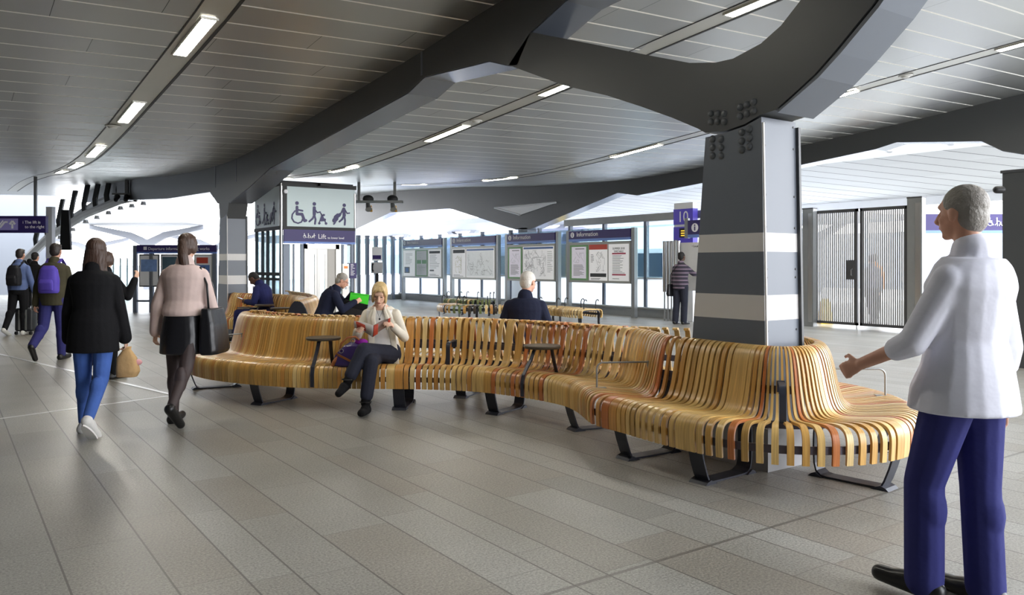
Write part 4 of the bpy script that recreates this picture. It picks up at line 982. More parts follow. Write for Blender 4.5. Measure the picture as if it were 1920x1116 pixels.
# spine beam along the row of columns
def spine(low,x0,x1,label,t0,t1,fl=.0):
    org=Vector(((x0+x1)/2,Y((t0+t1)/2),3.2)); o=thing('roof_beam',label,'beam',org)
    def zl(t):
        for a,b in zip(low,low[1:]):
            if a[0]<=t<=b[0]: return a[1]+(b[1]-a[1])*(t-a[0])/max(1e-6,b[0]-a[0])
        return low[0][1] if t<low[0][0] else low[-1][1]
    ts=sorted(set([t0,t1]+[a for a,_ in low if t0<a<t1]+[t0+(t1-t0)*k/40 for k in range(41)]))
    m=MB(org); R=[]
    for t in ts:
        zt=H((x0+x1)/2,Y(t))+.1
        R.append([m.av((x,Y(t),z)) for x,z in ((x0,zl(t)),(x1,zl(t)),(x1,zt),(x0,zt))])
    for u,v in zip(R,R[1:]):
        for j in range(4): m.af((u[j],u[(j+1)%4],v[(j+1)%4],v[j]))
    m.af(R[0][::-1]); m.af(R[-1]); m.build('web',STEEL_DARK,o)
    m=MB(org); R=[]
    for t in ts:                          # bottom plate
        R.append([m.av((x,Y(t),z)) for x,z in ((x0+.01,zl(t)-.012),(x1+.05,zl(t)-.012),(x1+.05,zl(t)+.01),(x0+.01,zl(t)+.01))])
    for u,v in zip(R,R[1:]):
        for j in range(4): m.af((u[j],u[(j+1)%4],v[(j+1)%4],v[j]))
    m.af(R[0][::-1]); m.af(R[-1]); m.build('bottom_plate',mat('beam_soffit_steel',(120,126,138),.25,.5,.05,3),o)
    return o
spine([(-3.4,4.3),(-1.5,4.18),(2.22,3.92),(2.77,3.75),(3.0,3.47),(3.15,3.50),(3.51,3.62),(4.93,3.72),(5.36,3.60),(10.55,3.17),(11.7,2.93),(12.95,2.72),(13.9,2.76),(14.5,3.05),(18.6,3.18),(24,3.5),(33,4.0)],X0,X1,'long charcoal steel roof beam running from the big column to the left column',-3.4,33)
for t in (4.98,12.55,14.05):
    beam=[o for o in C.objects if o.name.startswith('roof_beam')][0]
    m=MB(beam.location); m.bx(X0-.006,X0+.02,Y(t)-.02,Y(t)+.02,3.1 if t>5 else 3.75,H(X0,Y(t))); m.build('joint_cover',COLUMN_G,beam)
# second row
V2=16.2
def bm2(px,py):
    p=onV(px,py,V2); return (p.y-T0,p.z)
low2=[bm2(2010,330),bm2(1925,290),bm2(1880,283),bm2(1840,264),bm2(1680,266),bm2(1640,279),bm2(1560,296),bm2(1498,309),bm2(1400,326),bm2(1314,343),bm2(1194,366),bm2(1158,361),bm2(1100,385),bm2(993,430),bm2(966,430),bm2(845,391),bm2(836,391),bm2(730,399),bm2(665,430),bm2(600,420),bm2(500,425)]
o2=spine(sorted(low2),V2,V2+.4,'charcoal roof beam of the far row, crossing behind the big column',min(low2)[0],max(low2)[0])
# its column and the light triangular opening in its fork
c2=onV(980,434,V2); org=Vector((V2+.2,c2.y,0)); oc=thing('column','slim grey column standing behind the third information board','column',org)
m=MB(org); m.prism([(c2.y-.38,0),(c2.y+.38,0),(c2.y+.26,2.72),(c2.y-.26,2.72)],lambda a,b,d:Vector((d,a,b)),V2,V2+.4); m.build('shaft',COLUMN_G,oc)
tri=[onV(929,390,V2),onV(1044,380,V2),onV(977,403,V2)]
m=MB(o2.location); m.prism([(p.y,p.z) for p in tri],lambda a,b,d:Vector((d,a,b)),V2-.035,V2-.005); m.build('fork_opening_panel',mat('opening_pale_panel',(225,226,228),.4,.1,.04,2),o2)
m=MB(o2.location)
for a,b in ((tri[0],tri[1]),(tri[0],tri[2])):
    m.tube([a+Vector((-.04,0,0)),b+Vector((-.04,0,0))],.035,6)
m.build('opening_edge',WHITE_ST,o2)
ORD=['first','second','third','fourth','fifth','sixth','seventh','eighth','ninth']
# skylight ribs between the far beam and the fascia
for k in range(9):
    y=9.5+k*1.5; o=thing('skylight_rib','%s pale steel rib from the right crossing the skylight beside the far beam'%ORD[k],'rib',(18,y,4.4),0,'skylight ribs')
    m=MB((18,y,4.4)); m.bx(16.6,19.4,y-.05,y+.05,4.3,4.5); m.build('web',CHROME_D,o)
    m=MB((18,y,4.4)); m.bx(16.6,19.4,y-.09,y+.09,4.29,4.31); m.build('flange',WHITE_ST,o)
# ---------------------------------------------------------------- glazed screen at the back
VG=15.95
GL=glass('clear_glazing'); FR=frosted('frosted_glazing')
MULL=mat('mullion_blue_grey',(112,120,134),.4,.2,.05,4)
def yV(px,V): return onV(px,500,V).y
wl=struct(thing('wall_back','','',(VG,20,0)))
for k in ('label','category'):
    if k in wl: del wl[k]
org=Vector((VG,20,0))
pxs=[1300,1210,1132,1068,1010,956,903,861,823,788,752]
ys=[yV(p,VG) for p in pxs]
for k,y in enumerate(ys):
    m=MB(org); m.bx(VG-.02,VG+.10,y-.045,y+.045,.0,2.66 if k!=1 else 2.75); m.build('mullion',MULL,wl)
    if k:
        y0=ys[k-1]+.05; y1=y-.05
        m=MB(org); m.bx(VG+.03,VG+.045,y0,y1,.26,1.06); m.build('frosted_panel',FR,wl)
        m=MB(org); m.bx(VG+.03,VG+.045,y0,y1,1.09,2.55); m.build('clear_pane',GL,wl)
m=MB(org); m.bx(VG,VG+.08,ys[0],ys[-1],1.055,1.10); m.build('transom',WHITE_ST,wl)
m=MB(org); m.bx(VG-.06,VG+.10,ys[0]-.1,ys[-1],0,.20); m.build('plinth',CHROME_D,wl)
m=MB(org); m.tube([(VG-.10,ys[0]-.1,.245),(VG-.10,ys[-1],.245)],.04); m.build('rub_rail',CHROME_D,wl)
m=MB(org); m.bx(VG-.06,VG+.16,ys[0]-3,yV(1060,VG),2.66,2.86); m.build('head_beam',CHROME_D,wl)
# the screen turns towards the lift at the far end
ye=ys[-1]; wl2=struct(thing('wall_left','','',(13,ye,0)))
for k in ('label','category'):
    if k in wl2: del wl2[k]
o2_=Vector((13,ye,0)); a=onV(752,560,VG); b=at(655,560,32.5)
a=Vector((VG,ye,0)); b.z=0
L=(b-a).length; dv=(b-a).normalized(); nv=Vector((-dv.y,dv.x,0)); Rz=Matrix.Rotation(math.atan2(dv.y,dv.x),3,'Z')
for k in range(7):
    p=a+dv*L*k/6
    m=MB(o2_); m.box(p+Vector((0,0,1.33)),(.11,.16,2.66),Rz); m.build('mullion',MULL,wl2)
    if k<6:
        q=a+dv*L*(k+.5)/6; w=L/6-.12
        m=MB(o2_); m.box(q+Vector((0,0,.65)),(w,.015,.8),Rz); m.build('frosted_panel',FR,wl2)
        m=MB(o2_); m.box(q+Vector((0,0,1.82)),(w,.015,1.46),Rz); m.build('clear_pane',GL,wl2)
m=MB(o2_); m.box((a+b)/2+Vector((0,0,.11)),(L,.12,.22),Rz); m.build('plinth',CHROME_D,wl2)

# ---------------------------------------------------------------- information boards
INK=mat('poster_grey_print',(120,124,128),.6,0,.1,10); INKD=mat('poster_dark_print',(52,54,58),.6,0,.1,10)
GREEN_F=mat('poster_green_border',(108,158,104),.5,0,.08,6); MAPB=mat('poster_map_tint',(214,218,220),.6,0,.06,9,emit=.2); BLUEH=mat('poster_blue_header',(84,116,178),.5,0,.05,6)  # map tint has an added glow to brighten the boards
REDH=mat('poster_red_header',(190,70,52),.5,0,.05,6); PINKR=mat('poster_crimson_bar',(172,52,82),.5,0,.05,6); LILAC=mat('poster_lilac',(214,210,222),.5,0,.05,6,emit=.2); OLIVE=mat('poster_map_olive',(188,188,150),.6,0,.1,9)  # lilac has an added glow as well, not a light source
GLOWP=mat('added_glow_poster_paper',(228,228,230),.5,0,.03,4,emit=.22)  # poster paper with an added glow, lifts the dull boards
ALU=mat('board_aluminium',(158,158,152),.42,.35,.05,5)
def board(xa,xb,ytl,ybl,label,posters):
    """board standing in the plane X=VS between two posts seen at xa (far) and xb (near)"""
    VS=15.45
    ya=yV(xa,VS); yb=yV(xb,VS); W_=ya-yb; zt=2.46; z0=.93
    o=thing('information_board',label,'sign',(VS,yb,0),0,'information boards')
    # local: u along the board from the far post (left in view) to the near one
    def P(u,z,d=0): return Vector((-d,W_-u,z))
    def bxx(m,u0,u1,z0_,z1_,d0,d1):
        p=P(u0,z0_,d0); q=P(u1,z1_,d1); m.bx(p.x,q.x,p.y,q.y,p.z,q.z)
    pw=.13
    for u in (0,W_-pw):
        m=MB(); bxx(m,u,u+pw,0,zt+.02,-.09,.03); m.build('post',CHROME_D,o)
    i0,i1=pw+.02,W_-pw-.02
    m=MB(); bxx(m,i0,i1,2.22,zt,-.05,.05); hd=m.build('header_panel',PURPLE,o)
    m=MB(); bxx(m,i0,i1,2.15,2.22,-.05,.052); m.build('header_stripe',BLUE_L,o)
    R=frame(P(i0+.36,2.295,.052),(0,-1,0),(0,0,1)); text(None,'lettering','Information',.185,R,SIGN_W,hd,.003,xs=1.1)
    m=MB(); c=P(i0+.17,2.345,.051); m.cyl(c,c+Vector((-.004,0,0)),.082,.082,24); s=m.build('info_symbol',SIGN_W,hd)
    m=MB(); m.cyl(c+Vector((-.003,0,.045)),c+Vector((-.007,0,.045)),.016,.016,12); m.bx(c.x-.007,c.x-.003,c.y-.014,c.y+.014,c.z-.055,c.z+.02); m.bx(c.x-.007,c.x-.003,c.y-.014,c.y+.03,c.z+.012,c.z+.024); m.build('letter_i',PURPLE,s)
    m=MB(); bxx(m,i0,i1,z0,2.12,-.06,.04); m.build('case',ALU,o)
    tot=sum(k[0] for k in posters); g=.05; av=(i1-i0)-g*(len(posters)+1); u=i0+g
    for wgt,kind in posters:
        w=av*wgt/tot; zt_=2.04; zb=1.0
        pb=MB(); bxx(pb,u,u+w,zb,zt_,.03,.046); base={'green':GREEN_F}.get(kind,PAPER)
        po=pb.build('poster',GLOWP if base is PAPER else base,o)
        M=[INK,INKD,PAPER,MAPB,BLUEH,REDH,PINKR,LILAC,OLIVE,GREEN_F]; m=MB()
        def r(mi,a,b,c,d,lv=1):
            m.mi=mi; bxx(m,u+w*a,u+w*b,zb+(zt_-zb)*c,zb+(zt_-zb)*d,.046,.046+.0012*lv)
        def net(mi,n,x0,x1,z0_,z1_,seed,wd=.006):
            m.mi=mi; rr=random.Random(seed)
            for _ in range(n):
                p=[u+w*(x0+(x1-x0)*rr.random()),zb+(zt_-zb)*(z0_+(z1_-z0_)*rr.random())]; pts=[P(p[0],p[1],.0505)]
                for _k in range(4):
                    an=rr.choice((0,45,90,135,180,225,270,315)); ln=.05+.16*rr.random()
                    p=[min(max(p[0]+math.cos(math.radians(an))*ln,u+w*x0),u+w*x1),min(max(p[1]+math.sin(math.radians(an))*ln,zb+(zt_-zb)*z0_),zb+(zt_-zb)*z1_)]
                    q=P(p[0],p[1],.0505)
                    if (q-pts[-1]).length>.01: pts.append(q)
                if len(pts)>1: m.bar(pts,(1,0,0),.001,wd)
        def lines(mi,x0,x1,z0_,z1_,n,seed):
            rr=random.Random(seed)
            for k in range(n):
                z=z1_-(z1_-z0_)*(k+.5)/n; r(mi,x0,x0+(x1-x0)*(.55+.45*rr.random()),z-.006,z+.006,2)
        if kind=='green':
            r(7,.10,.90,.05,.95); net(0,5,.2,.8,.5,.8,3); lines(0,.2,.8,.12,.45,12,5); r(1,.3,.8,.88,.90,2)
        elif kind=='text':
            lines(0,.2,.8,.45,.9,8,2); r(0,.1,.55,.12,.36,2); r(4,.2,.45,.16,.32,3)
        elif kind=='greentext':
            r(9,.0,1,.0,1); r(2,.08,.92,.04,.97,2); r(9,.12,.48,.48,.62,3); r(9,.54,.9,.48,.62,3); lines(9,.15,.8,.1,.42,6,8); lines(9,.15,.7,.7,.9,3,9)
        elif kind=='list':
            r(1,.08,.92,.86,.95); lines(0,.12,.9,.3,.82,10,4); r(0,.12,.45,.2,.26,2); lines(1,.1,.9,.03,.1,2,1)
        elif kind=='oldmap':
            r(1,.05,.95,.85,.97); net(8,12,.25,.7,.15,.8,6,.012); lines(1,.1,.9,.02,.1,2,1)
        elif kind=='map':
            r(4,.02,.98,.92,.98); r(3,.03,.97,.05,.9); net(0,26,.06,.94,.1,.88,11,.007); net(1,3,.1,.9,.2,.8,12,.004)
        elif kind=='network':
            r(4,.02,.98,.92,.98); net(0,42,.05,.75,.1,.88,21,.007); net(1,10,.1,.7,.2,.8,22,.006); lines(0,.8,.97,.2,.86,12,5)
        elif kind=='redmap':
            r(5,.0,1,.86,1.0); net(0,10,.4,.85,.25,.8,31,.006); lines(1,.1,.3,.5,.74,6,3); r(1,.06,.94,.10,.2); lines(1,.1,.9,.02,.07,2,4)
        elif kind=='timetable':
            lines(0,.2,.85,.2,.7,14,7); r(6,.18,.85,.72,.76); r(6,.18,.85,.15,.19); lines(1,.2,.7,.04,.08,1,4)
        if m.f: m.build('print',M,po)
        if kind=='timetable':
            for tx,zz in (('SUMMER 2018',1.885),('TIMETABLE',1.80)):
                text(None,'lettering',tx,.085,frame(P(u+w*.5,zz,.047),(0,-1,0),(0,0,1)),INKD,po,.002,'CENTER',.95)
        u+=w+g
    return o
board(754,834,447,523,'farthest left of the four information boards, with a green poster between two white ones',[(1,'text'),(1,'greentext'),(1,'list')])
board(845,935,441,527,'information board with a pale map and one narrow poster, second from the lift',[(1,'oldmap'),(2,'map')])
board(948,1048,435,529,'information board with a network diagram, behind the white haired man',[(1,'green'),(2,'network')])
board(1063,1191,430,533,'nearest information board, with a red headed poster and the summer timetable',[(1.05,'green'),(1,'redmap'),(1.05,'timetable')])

# rack of vertical tubes / leaflet screen and white map panel where the man stands
o=thing('map_panel','white lit map panel behind the standing man in the striped jumper','sign',at(1300,600,20.7)*1.0)
o.location.z=0; o.rotation_euler=(0,0,0)
VP=15.45; y0=yV(1268,VP); y1=yV(1350,VP); o.location=(VP,y1,0)
m=MB(); m.bx(-.02,.04,0,y0-y1,.80,2.02); m.build('panel',PAPER,o)
m=MB(); m.bx(-.03,.05,-.06,0,0,2.1); m.bx(-.03,.05,y0-y1,y0-y1+.06,0,2.1); m.build('frame',CHROME_D,o)
text(None,'lettering','\u2022 Local map',.075,frame((-.022,y0-y1-.55,1.9),(0,-1,0),(0,0,1)),INKD,o,.002)
RK=VP-.12
for k in range(5):
    y=yV(1246+6.5*k,RK)
    t=thing('steel_tube','upright stainless tube, number %d from the left beside the white map panel'%(k+1),'post',(RK,y,0),0,'stainless tubes by the map panel')
    t['label']=['leftmost','second','middle','fourth','rightmost'][k]+' of the five upright stainless tubes beside the white map panel'
    m=MB(); m.cyl((0,0,.75),(0,0,2.05),.052,.052,14); m.cyl((0,0,2.05),(0,0,2.07),.058,.058,14); m.build('tube',CHROME,t,angle=40)
    m=MB(); m.cyl((0,0,0),(0,0,.75),.02,.02,8); m.build('stem',CHROME_D,t)
# header with the info symbol in front of the column and the number 10 totem
o=thing('totem_sign','tall illuminated platform totem showing the number 10','sign',onV(1283,600,15.62)); o.location.z=0
yt=yV(1299,15.62); yT=yV(1264,15.62); o.location=(15.62,yt,0); wd=yT-yt
m=MB(); m.bx(0,.16,0,wd,0,3.06); m.build('casing',WHITE_ST,o)
m=MB(); m.bx(-.012,.17,-.012,wd+.012,2.50,2.90); f=m.build('number_panel',PURPLE if 0 else mat('totem_violet',(78,66,176),.4,0,.05,3,emit=.12),o)
text(None,'lettering','10',.40,frame((-.016,wd*.5,2.565),(0,-1,0),(0,0,1)),SIGN_W,f,.003,'CENTER',.95)
m=MB(); m.bx(-.012,.17,-.012,wd+.012,1.5,2.44); m.build('lower_panel',mat('totem_violet',(78,66,176)),o)
m=MB(); m.bx(-.016,-.010,.05,wd*.7,2.16,2.40); m.build('display_screen',BLACK_M,o)
m=MB(); [m.bx(-.02,-.015,.09,wd*.6,zz,zz+.025) for zz in (2.20,2.26,2.32)]; m.build('display_text',mat('amber_leds',(250,190,60),.5,0,.1,5,emit=1.0),o)
o=thing('sign_header','small purple sign with a white i symbol beside the big column','sign',(15.25,0,0))
ya_=yV(1291,15.45); yb_=yV(1340,15.45); o.location=(15.45,yb_,2.14)
m=MB(); m.bx(-.03,.03,0,ya_-yb_,.08,.44); m.build('panel',PURPLE,o); m=MB(); m.bx(-.032,.03,0,ya_-yb_,.0,.08); m.build('stripe',BLUE_L,o)
m=MB(); m.bx(-.02,.05,ya_-yb_,ya_-yb_+.12,-.008,.5); m.build('post',CHROME_D,o)
c=Vector((-.031,ya_-yb_-.24,.25)); m=MB(); m.cyl(c,c+Vector((-.006,0,0)),.11,.11,24); s=m.build('info_symbol',SIGN_W,o)
m=MB(); m.cyl(c+Vector((-.005,0,.06)),c+Vector((-.009,0,.06)),.022,.022,12); m.bx(c.x-.009,c.x-.005,c.y-.02,c.y+.02,c.z-.075,c.z+.03); m.build('letter_i',PURPLE,s)

# ---------------------------------------------------------------- pictograms (strokes in a plane)
def picto(m,M,kind,s=1.0,ox=0,oy=0,flip=1):
    def P(x,y,d=0): return M@Vector((ox+flip*x*s,oy+y*s,d))
    nz=(M.to_3x3()@Vector((0,0,1)))
    cnt=[0]
    def lift():
        cnt[0]+=1; return .0004*cnt[0]
    def st(pts,w):
        for a,b in zip(pts,pts[1:]):
            z=.002+lift(); m.bar([P(*a,z),P(*b,z)],nz.cross(P(*b)-P(*a)),w*s,.004)
        for a in pts: z=.004+lift(); m.cyl(P(*a,0),P(*a,z),w*s/2,w*s/2,12)
    def disc(x,y,r): z=.004+lift(); m.cyl(P(x,y,0),P(x,y,z),r*s,r*s,20)
    if kind=='wheelchair':
        disc(.0,.92,.085); st([(0,.74),(.0,.42),(.24,.42),(.36,.12),(.42,.14)],.13); st([(.02,.62),(.26,.58)],.08)
        st([(-.10,.56),(-.22,.40),(-.24,.22),(-.14,.06),(.04,.0),(.20,.06),(.28,.20)],.065)
    elif kind=='pushchair':
        disc(-.12,.92,.085); st([(-.12,.74),(-.12,.44)],.15); st([(-.12,.42),(-.06,.2),(-.09,.0)],.09); st([(-.12,.42),(-.2,.24),(-.36,.10)],.085); st([(-.1,.68),(.02,.52),(.16,.56)],.06)
        st([(.14,.56),(.24,.44),(.44,.06)],.045); st([(.24,.40),(.12,.06)],.045); st([(.26,.34),(.22,.18),(.38,.2)],.12); disc(.12,.03,.055); disc(.45,.03,.055); disc(.34,.42,.05)
    else:
        disc(.16,.92,.085); st([(.14,.74),(.16,.44)],.16); st([(.16,.42),(.20,.2),(.18,.0)],.09); st([(.14,.42),(.06,.26),(-.08,.14)],.085); st([(.2,.7),(.3,.54),(.42,.56)],.06)
        st([(.08,.70),(-.02,.5)],.06); st([(-.06,.48),(-.10,.42)],.13); st([(-.17,.42),(-.26,.34)],.20); st([(-.24,.28),(-.34,.18)],.2); st([(-.30,.10),(-.36,.02)],.07)
# ---------------------------------------------------------------- lift enclosure
pc=W((527-960)/F*20.0,20.0); LX,LY=pc.x,pc.y; LW=1.97; LH=3.52
lo=thing('lift','glass lift enclosure with pictograms and a purple lift sign','lift',(LX,LY,0))
FROSTP=mat('lift_frosted_panel',(186,204,206),.25,0,.05,1.2)
NAVY=mat('pictogram_navy',(44,38,92),.45,0,.05,3)
m=MB(); m.cyl((0,0,0),(0,0,LH-.03),.045,.045,16); m.build('corner_post',CHROME,lo,angle=40)
m=MB(); m.cyl((LW,0,0),(LW,0,LH-.2),.035,.035,16); m.build('corner_post',CHROME,lo,angle=40)
m=MB(); m.bx(0,LW,-.02,.03,2.42,LH-.08); fp=m.build('front_panel',FROSTP,lo)
m=MB(); m.bx(-.03,.02,0,LW,2.42,LH-.08); sp_=m.build('side_panel',FROSTP,lo)
m=MB(); [m.bx(*q) for q in ((0,LW+.03,-.05,.05,LH-.1,LH-.0),(-.05,.05,0,LW,LH-.1,LH),(0,LW,-.04,.04,2.33,2.42),(-.05,.04,0,LW,2.33,2.42),(0.02,.14,-.035,.02,2.42,LH-.1))]; m.build('black_frame',BLACK_M,lo)
fM=frame((0,-.022,2.50),(1,0,0),(0,0,1)); m=MB()
for k,(kd,x) in enumerate((('wheelchair',.40),('pushchair',.92),('luggage',1.58))): m=MB(); picto(m,fM,kd,.55,x); m.build('pictogram',NAVY,fp)
sM=frame((-.032,LW,2.50),(0,-1,0),(0,0,1)); m=MB()
for kd,x in (('wheelchair',.25),('pushchair',.85),('luggage',1.45)): m=MB(); picto(m,sM,kd,.55,x); m.build('pictogram',NAVY,sp_)
m=MB(); m.bx(.04,LW-.03,-.10,-.03,2.04,2.34); hs=m.build('sign_band',PURPLE,lo)
m=MB(); m.bx(.04,LW-.03,-.102,-.03,1.99,2.04); m.build('sign_stripe',BLUE_L,lo)
text(None,'lettering','Lift',.17,frame((.92,-.102,2.12),(1,0,0),(0,0,1)),SIGN_W,hs,.003)
text(None,'lettering','to lower level',.08,frame((1.18,-.102,2.12),(1,0,0),(0,0,1)),SIGN_W,hs,.002)
m=MB(); hM=frame((0,-.102,2.13),(1,0,0),(0,0,1))
for kd,x in (('wheelchair',.56),('pushchair',.68),('luggage',.80)): picto(m,hM,kd,.12,x)
m.build('symbols',SIGN_W,hs)
DOORM=mat('lift_door_steel',(186,184,180),.35,.5,.05,3)
m=MB(); [m.bx(*q) for q in ((.58,.66,-.06,.05,0,1.98),(1.42,1.52,-.06,.05,0,1.98),(.58,1.52,-.06,.05,1.86,1.98))]; m.build('door_surround',DOORM,lo)
m=MB(); m.bx(1.21,1.42,-.03,.02,0,1.86); m.build('jamb_panel',mat('lift_jamb',(150,146,140),.4,.4,.05,3),lo)
for x0,x1 in ((.66,.93),(.935,1.21)):
    m=MB(); [m.bx(*q) for q in ((x0,x0+.08,-.02,.02,0,1.86),(x1-.07,x1,-.02,.02,0,1.86),(x0+.08,x1-.07,-.02,.02,0,.25),(x0+.08,x1-.07,-.02,.02,1.72,1.86))]; d=m.build('door',DOORM,lo)
    m=MB(); m.bx(x0+.08,x1-.07,-.005,.005,.25,1.72); m.build('door_pane',GL,d)
for q in ((.05,.22),(.30,.34),(.50,.57),(1.60,1.66),(1.86,1.93)):
    m=MB(); m.bx(q[0],q[1],-.03,.03,0,1.98); m.build('frame_upright',MULL,lo)
m=MB(); m.bx(.22,.50,0,.01,.05,1.96); m.build('glass_pane',GL,lo)
m=MB(); m.bx(1.52,1.90,0,.01,.05,1.96); m.build('glass_pane',GL,lo)
m=MB(); m.bx(-.005,.005,.05,LW,.05,2.32); m.build('glass_pane',GL,lo)
for y in (.55,1.0,1.4,1.9):
    m=MB(); m.bx(-.04,.03,y-.03,y+.03,0,2.33); m.build('frame_upright',MULL,lo)
m=MB(); m.bx(-.045,.03,0,LW,1.18,1.26); m.build('side_transom',BLACK_M,lo)
m=MB(); m.bx(-.045,.03,0,LW,1.06,1.12); m.build('side_transom',BLACK_M,lo)
m=MB(); m.bx(1.58,1.76,-.12,-.03,.62,1.48); cp=m.build('control_panel',mat('lift_panel_white',(222,220,216),.35,.2,.04,4),lo)
m=MB(); m.bx(1.62,1.72,-.126,-.12,1.36,1.42); m.build('floor_display',mat('orange_display',(230,90,30),.5,0,.1,4,emit=1.5),cp)
m=MB(); m.cyl((1.67,-.13,.85),(1.67,-.12,.85),.03,.03,16); m.build('call_button',CHROME_D,cp)
m=MB(); m.bx(1.80,1.99,-.08,-.05,1.10,1.50); np_=m.build('notice_panel',PURPLE,lo)
m=MB(); [m.bx(1.82,1.82+w_,-.084,-.08,1.46-.035*k,1.475-.035*k) for k,w_ in enumerate((.08,.10,.07,.12,.05,.11,.08,.12,.09))]; m.build('notice_text',SIGN_W,np_)
m=MB(); m.bx(.95,1.2,-.2,-.02,LH-.06,LH+.02); m.build('camera_housing',BLACK_M,lo)
m=MB(); m.cyl((.09,-.04,LH-.24),(.09,-.10,LH-.24),.05,.05,16); m.build('round_lamp',WHITE_ST,lo,angle=40)
m=MB(); m.bx(.05,LW,.1,LW,LH-.05,LH+.05); m.build('roof_plate',BLACK_M,lo)

# ---------------------------------------------------------------- pay phone, camera gantry
p=at(707,560,29.0); o=thing('payphone','grey pay phone on a post left of the information boards','phone',(p.x,p.y,0),rz(180))
m=MB(); m.bx(-.05,.05,-.03,.03,0,1.2); m.build('post',BLACK_M,o)
m=MB(); m.bx(-.2,.2,-.08,.08,1.15,1.55); b_=m.build('phone_body',mat('phone_grey',(196,198,202),.4,.1,.05,4),o)
m=MB(); m.bar([(.13,.1,1.22),(.15,.13,1.28),(.15,.13,1.44),(.13,.1,1.5)],(1,0,0),.06,.05); m.build('handset',BLACK_M,o)
m=MB(); m.bx(-.18,.18,-.04,.04,1.6,2.1); h_=m.build('header_sign',WHITE_ST,o); m=MB(); m.bx(-.15,.15,.04,.045,1.66,1.8); m.build('header_print',PURPLE,h_)
p=at(712,380,24.0); o=thing('camera_gantry','steel gantry with camera heads hanging under the roof beside the lift','gantry',p,rz(180))
zt=H(p.x,p.y)-p.z
m=MB(); m.bx(-.7,.7,-.03,.03,-.02,.05); m.bx(-.7,.7,.15,.2,-.02,.05); m.build('beam',CHROME_D,o)
for x in (-.45,.62):
    m=MB(); m.bx(x-.04,x+.04,-.02,.04,.05,zt); m.build('hanger',CHROME_D,o)
for x in (-.38,.35):
    m=MB(); m.ell((x,0,.1),(.17,0,0),(0,.15,0),(0,0,.13)); m.build('camera_dome',BLACK_M,o,True)
    m=MB(); m.cyl((x,.05,-.04),(x-.06,.2,-.22),.06,.10,14); m.build('lamp_head',CHROME_D,o,angle=40)
    m=MB(); m.cyl((x-.1,.1,-.1),(x-.12,.12,-.28),.03,.04,8); m.build('warning_tag',mat('amber_tag',(200,150,50),.5),o)
# panelled bulkhead behind the gantry
pa=onV(668,378,V2-.02); 
# ---------------------------------------------------------------- gates
VGt=16.9
yl=yV(1527,VGt); yr=yV(1703,VGt); ymid=yV(1611,VGt)
GS=mat('gate_dark_steel',(84,84,86),.4,.4,.06,5); BARM=mat('gate_bar_steel',(150,150,150),.35,.6,.06,5)
def gate_leaf(y0,y1,label,latch):
    o=thing('gate',label,'gate',(VGt,y1,0)); w=y0-y1
    m=MB(); [m.bx(*q) for q in ((-.03,.03,0,w,.08,.14),(-.03,.03,0,w,2.66,2.73),(-.03,.03,0,.06,.08,2.73),(-.03,.03,w-.06,w,.08,2.73))]; m.build('frame',GS,o)
    n=20
    for k in range(n):
        y=.06+(w-.12)*(k+.5)/n; m=MB(); m.bx(-.012,.012,y-.014,y+.014,.14,2.66); m.build('bar',BARM,o)
    if latch:
        m=MB(); m.bx(-.06,.04,.02,.26,1.12,1.56); l=m.build('lock_box',GS,o); m=MB(); m.tube([(-.06,.1,1.2),(-.11,.1,1.22),(-.11,.1,1.34),(-.06,.1,1.36)],.012); m.build('handle',CHROME,l)
    m=MB(); m.bx(-.01,.01,.02,.04,0,.3); m.build('drop_bolt',CHROME_D,o)
gate_leaf(yl,ymid+.03,'left leaf of the tall barred steel gate, with the lock box',True)
gate_leaf(ymid-.03,yr,'right leaf of the tall barred steel gate',False)
def gpost(px0,px1,label,h,V=VGt-.15):
    ya,yb=yV(px0,V),yV(px1,V); o=thing('gate_post',label,'post',(V,yb,0)); w=ya-yb
    m=MB(); m.bx(-.05,.10,0,w,0,h); m.build('casing',CHROME_D,o,angle=40); m=MB(); m.bx(-.06,.11,-.005,w+.005,h,h+.03); m.build('cap',GS,o)
    m=MB(); m.bx(-.058,-.05,.03,w*.45,.1,h-.1); m.build('cover_strip',CHROME,o)
gpost(1507,1527,'broad stainless post left of the barred gate',2.77); gpost(1703,1731,'broad stainless post right of the barred gate',2.86)
# purple lift sign and A-board beyond the walking man
p=at(1868,600,13.2); o=thing('a_board','white folding notice board stand behind the walking man','sign',(p.x,p.y,0),rz(170))
for s_ in (-1,1):
    m=MB(); m.bar([(-.3,s_*.22,0),(-.28,s_*.02,1.5)],(1,0,0),.05,.03); m.bar([(.3,s_*.22,0),(.28,s_*.02,1.5)],(1,0,0),.05,.03); m.build('leg',WHITE_ST,o)
m=MB(); m.prism([(-.28,.25),(.28,.25),(.27,1.48),(-.27,1.48)],lambda a,b,d:Vector((a,.22-.20*b/1.5+d,b)),.0,.02); m.build('panel',WHITE_ST,o)
p=at(1800,520,17.5); o=thing('lift_sign','purple hanging sign with accessibility symbols behind the walking man','sign',at(1800,415,17.5),rz(180))
m=MB(); m.bx(-1.3,1.0,-.04,.04,-.2,.16); q=m.build('panel',PURPLE,o); m=MB(); m.bx(-1.3,1.0,-.042,.042,-.26,-.2); m.build('stripe',BLUE_L,o)
m=MB(); hM=frame((0,.042,-.1),(-1,0,0),(0,0,1))
for kd,x in (('wheelchair',.62),('pushchair',.80),('luggage',.98)): picto(m,hM,kd,.18,x)
m.build('symbols',SIGN_W,q)
for x in (-1.1,.8):
    m=MB(); m.bx(x-.04,x+.04,-.03,.03,-2.4+.02,-.2); m.build('post',CHROME_D,o)
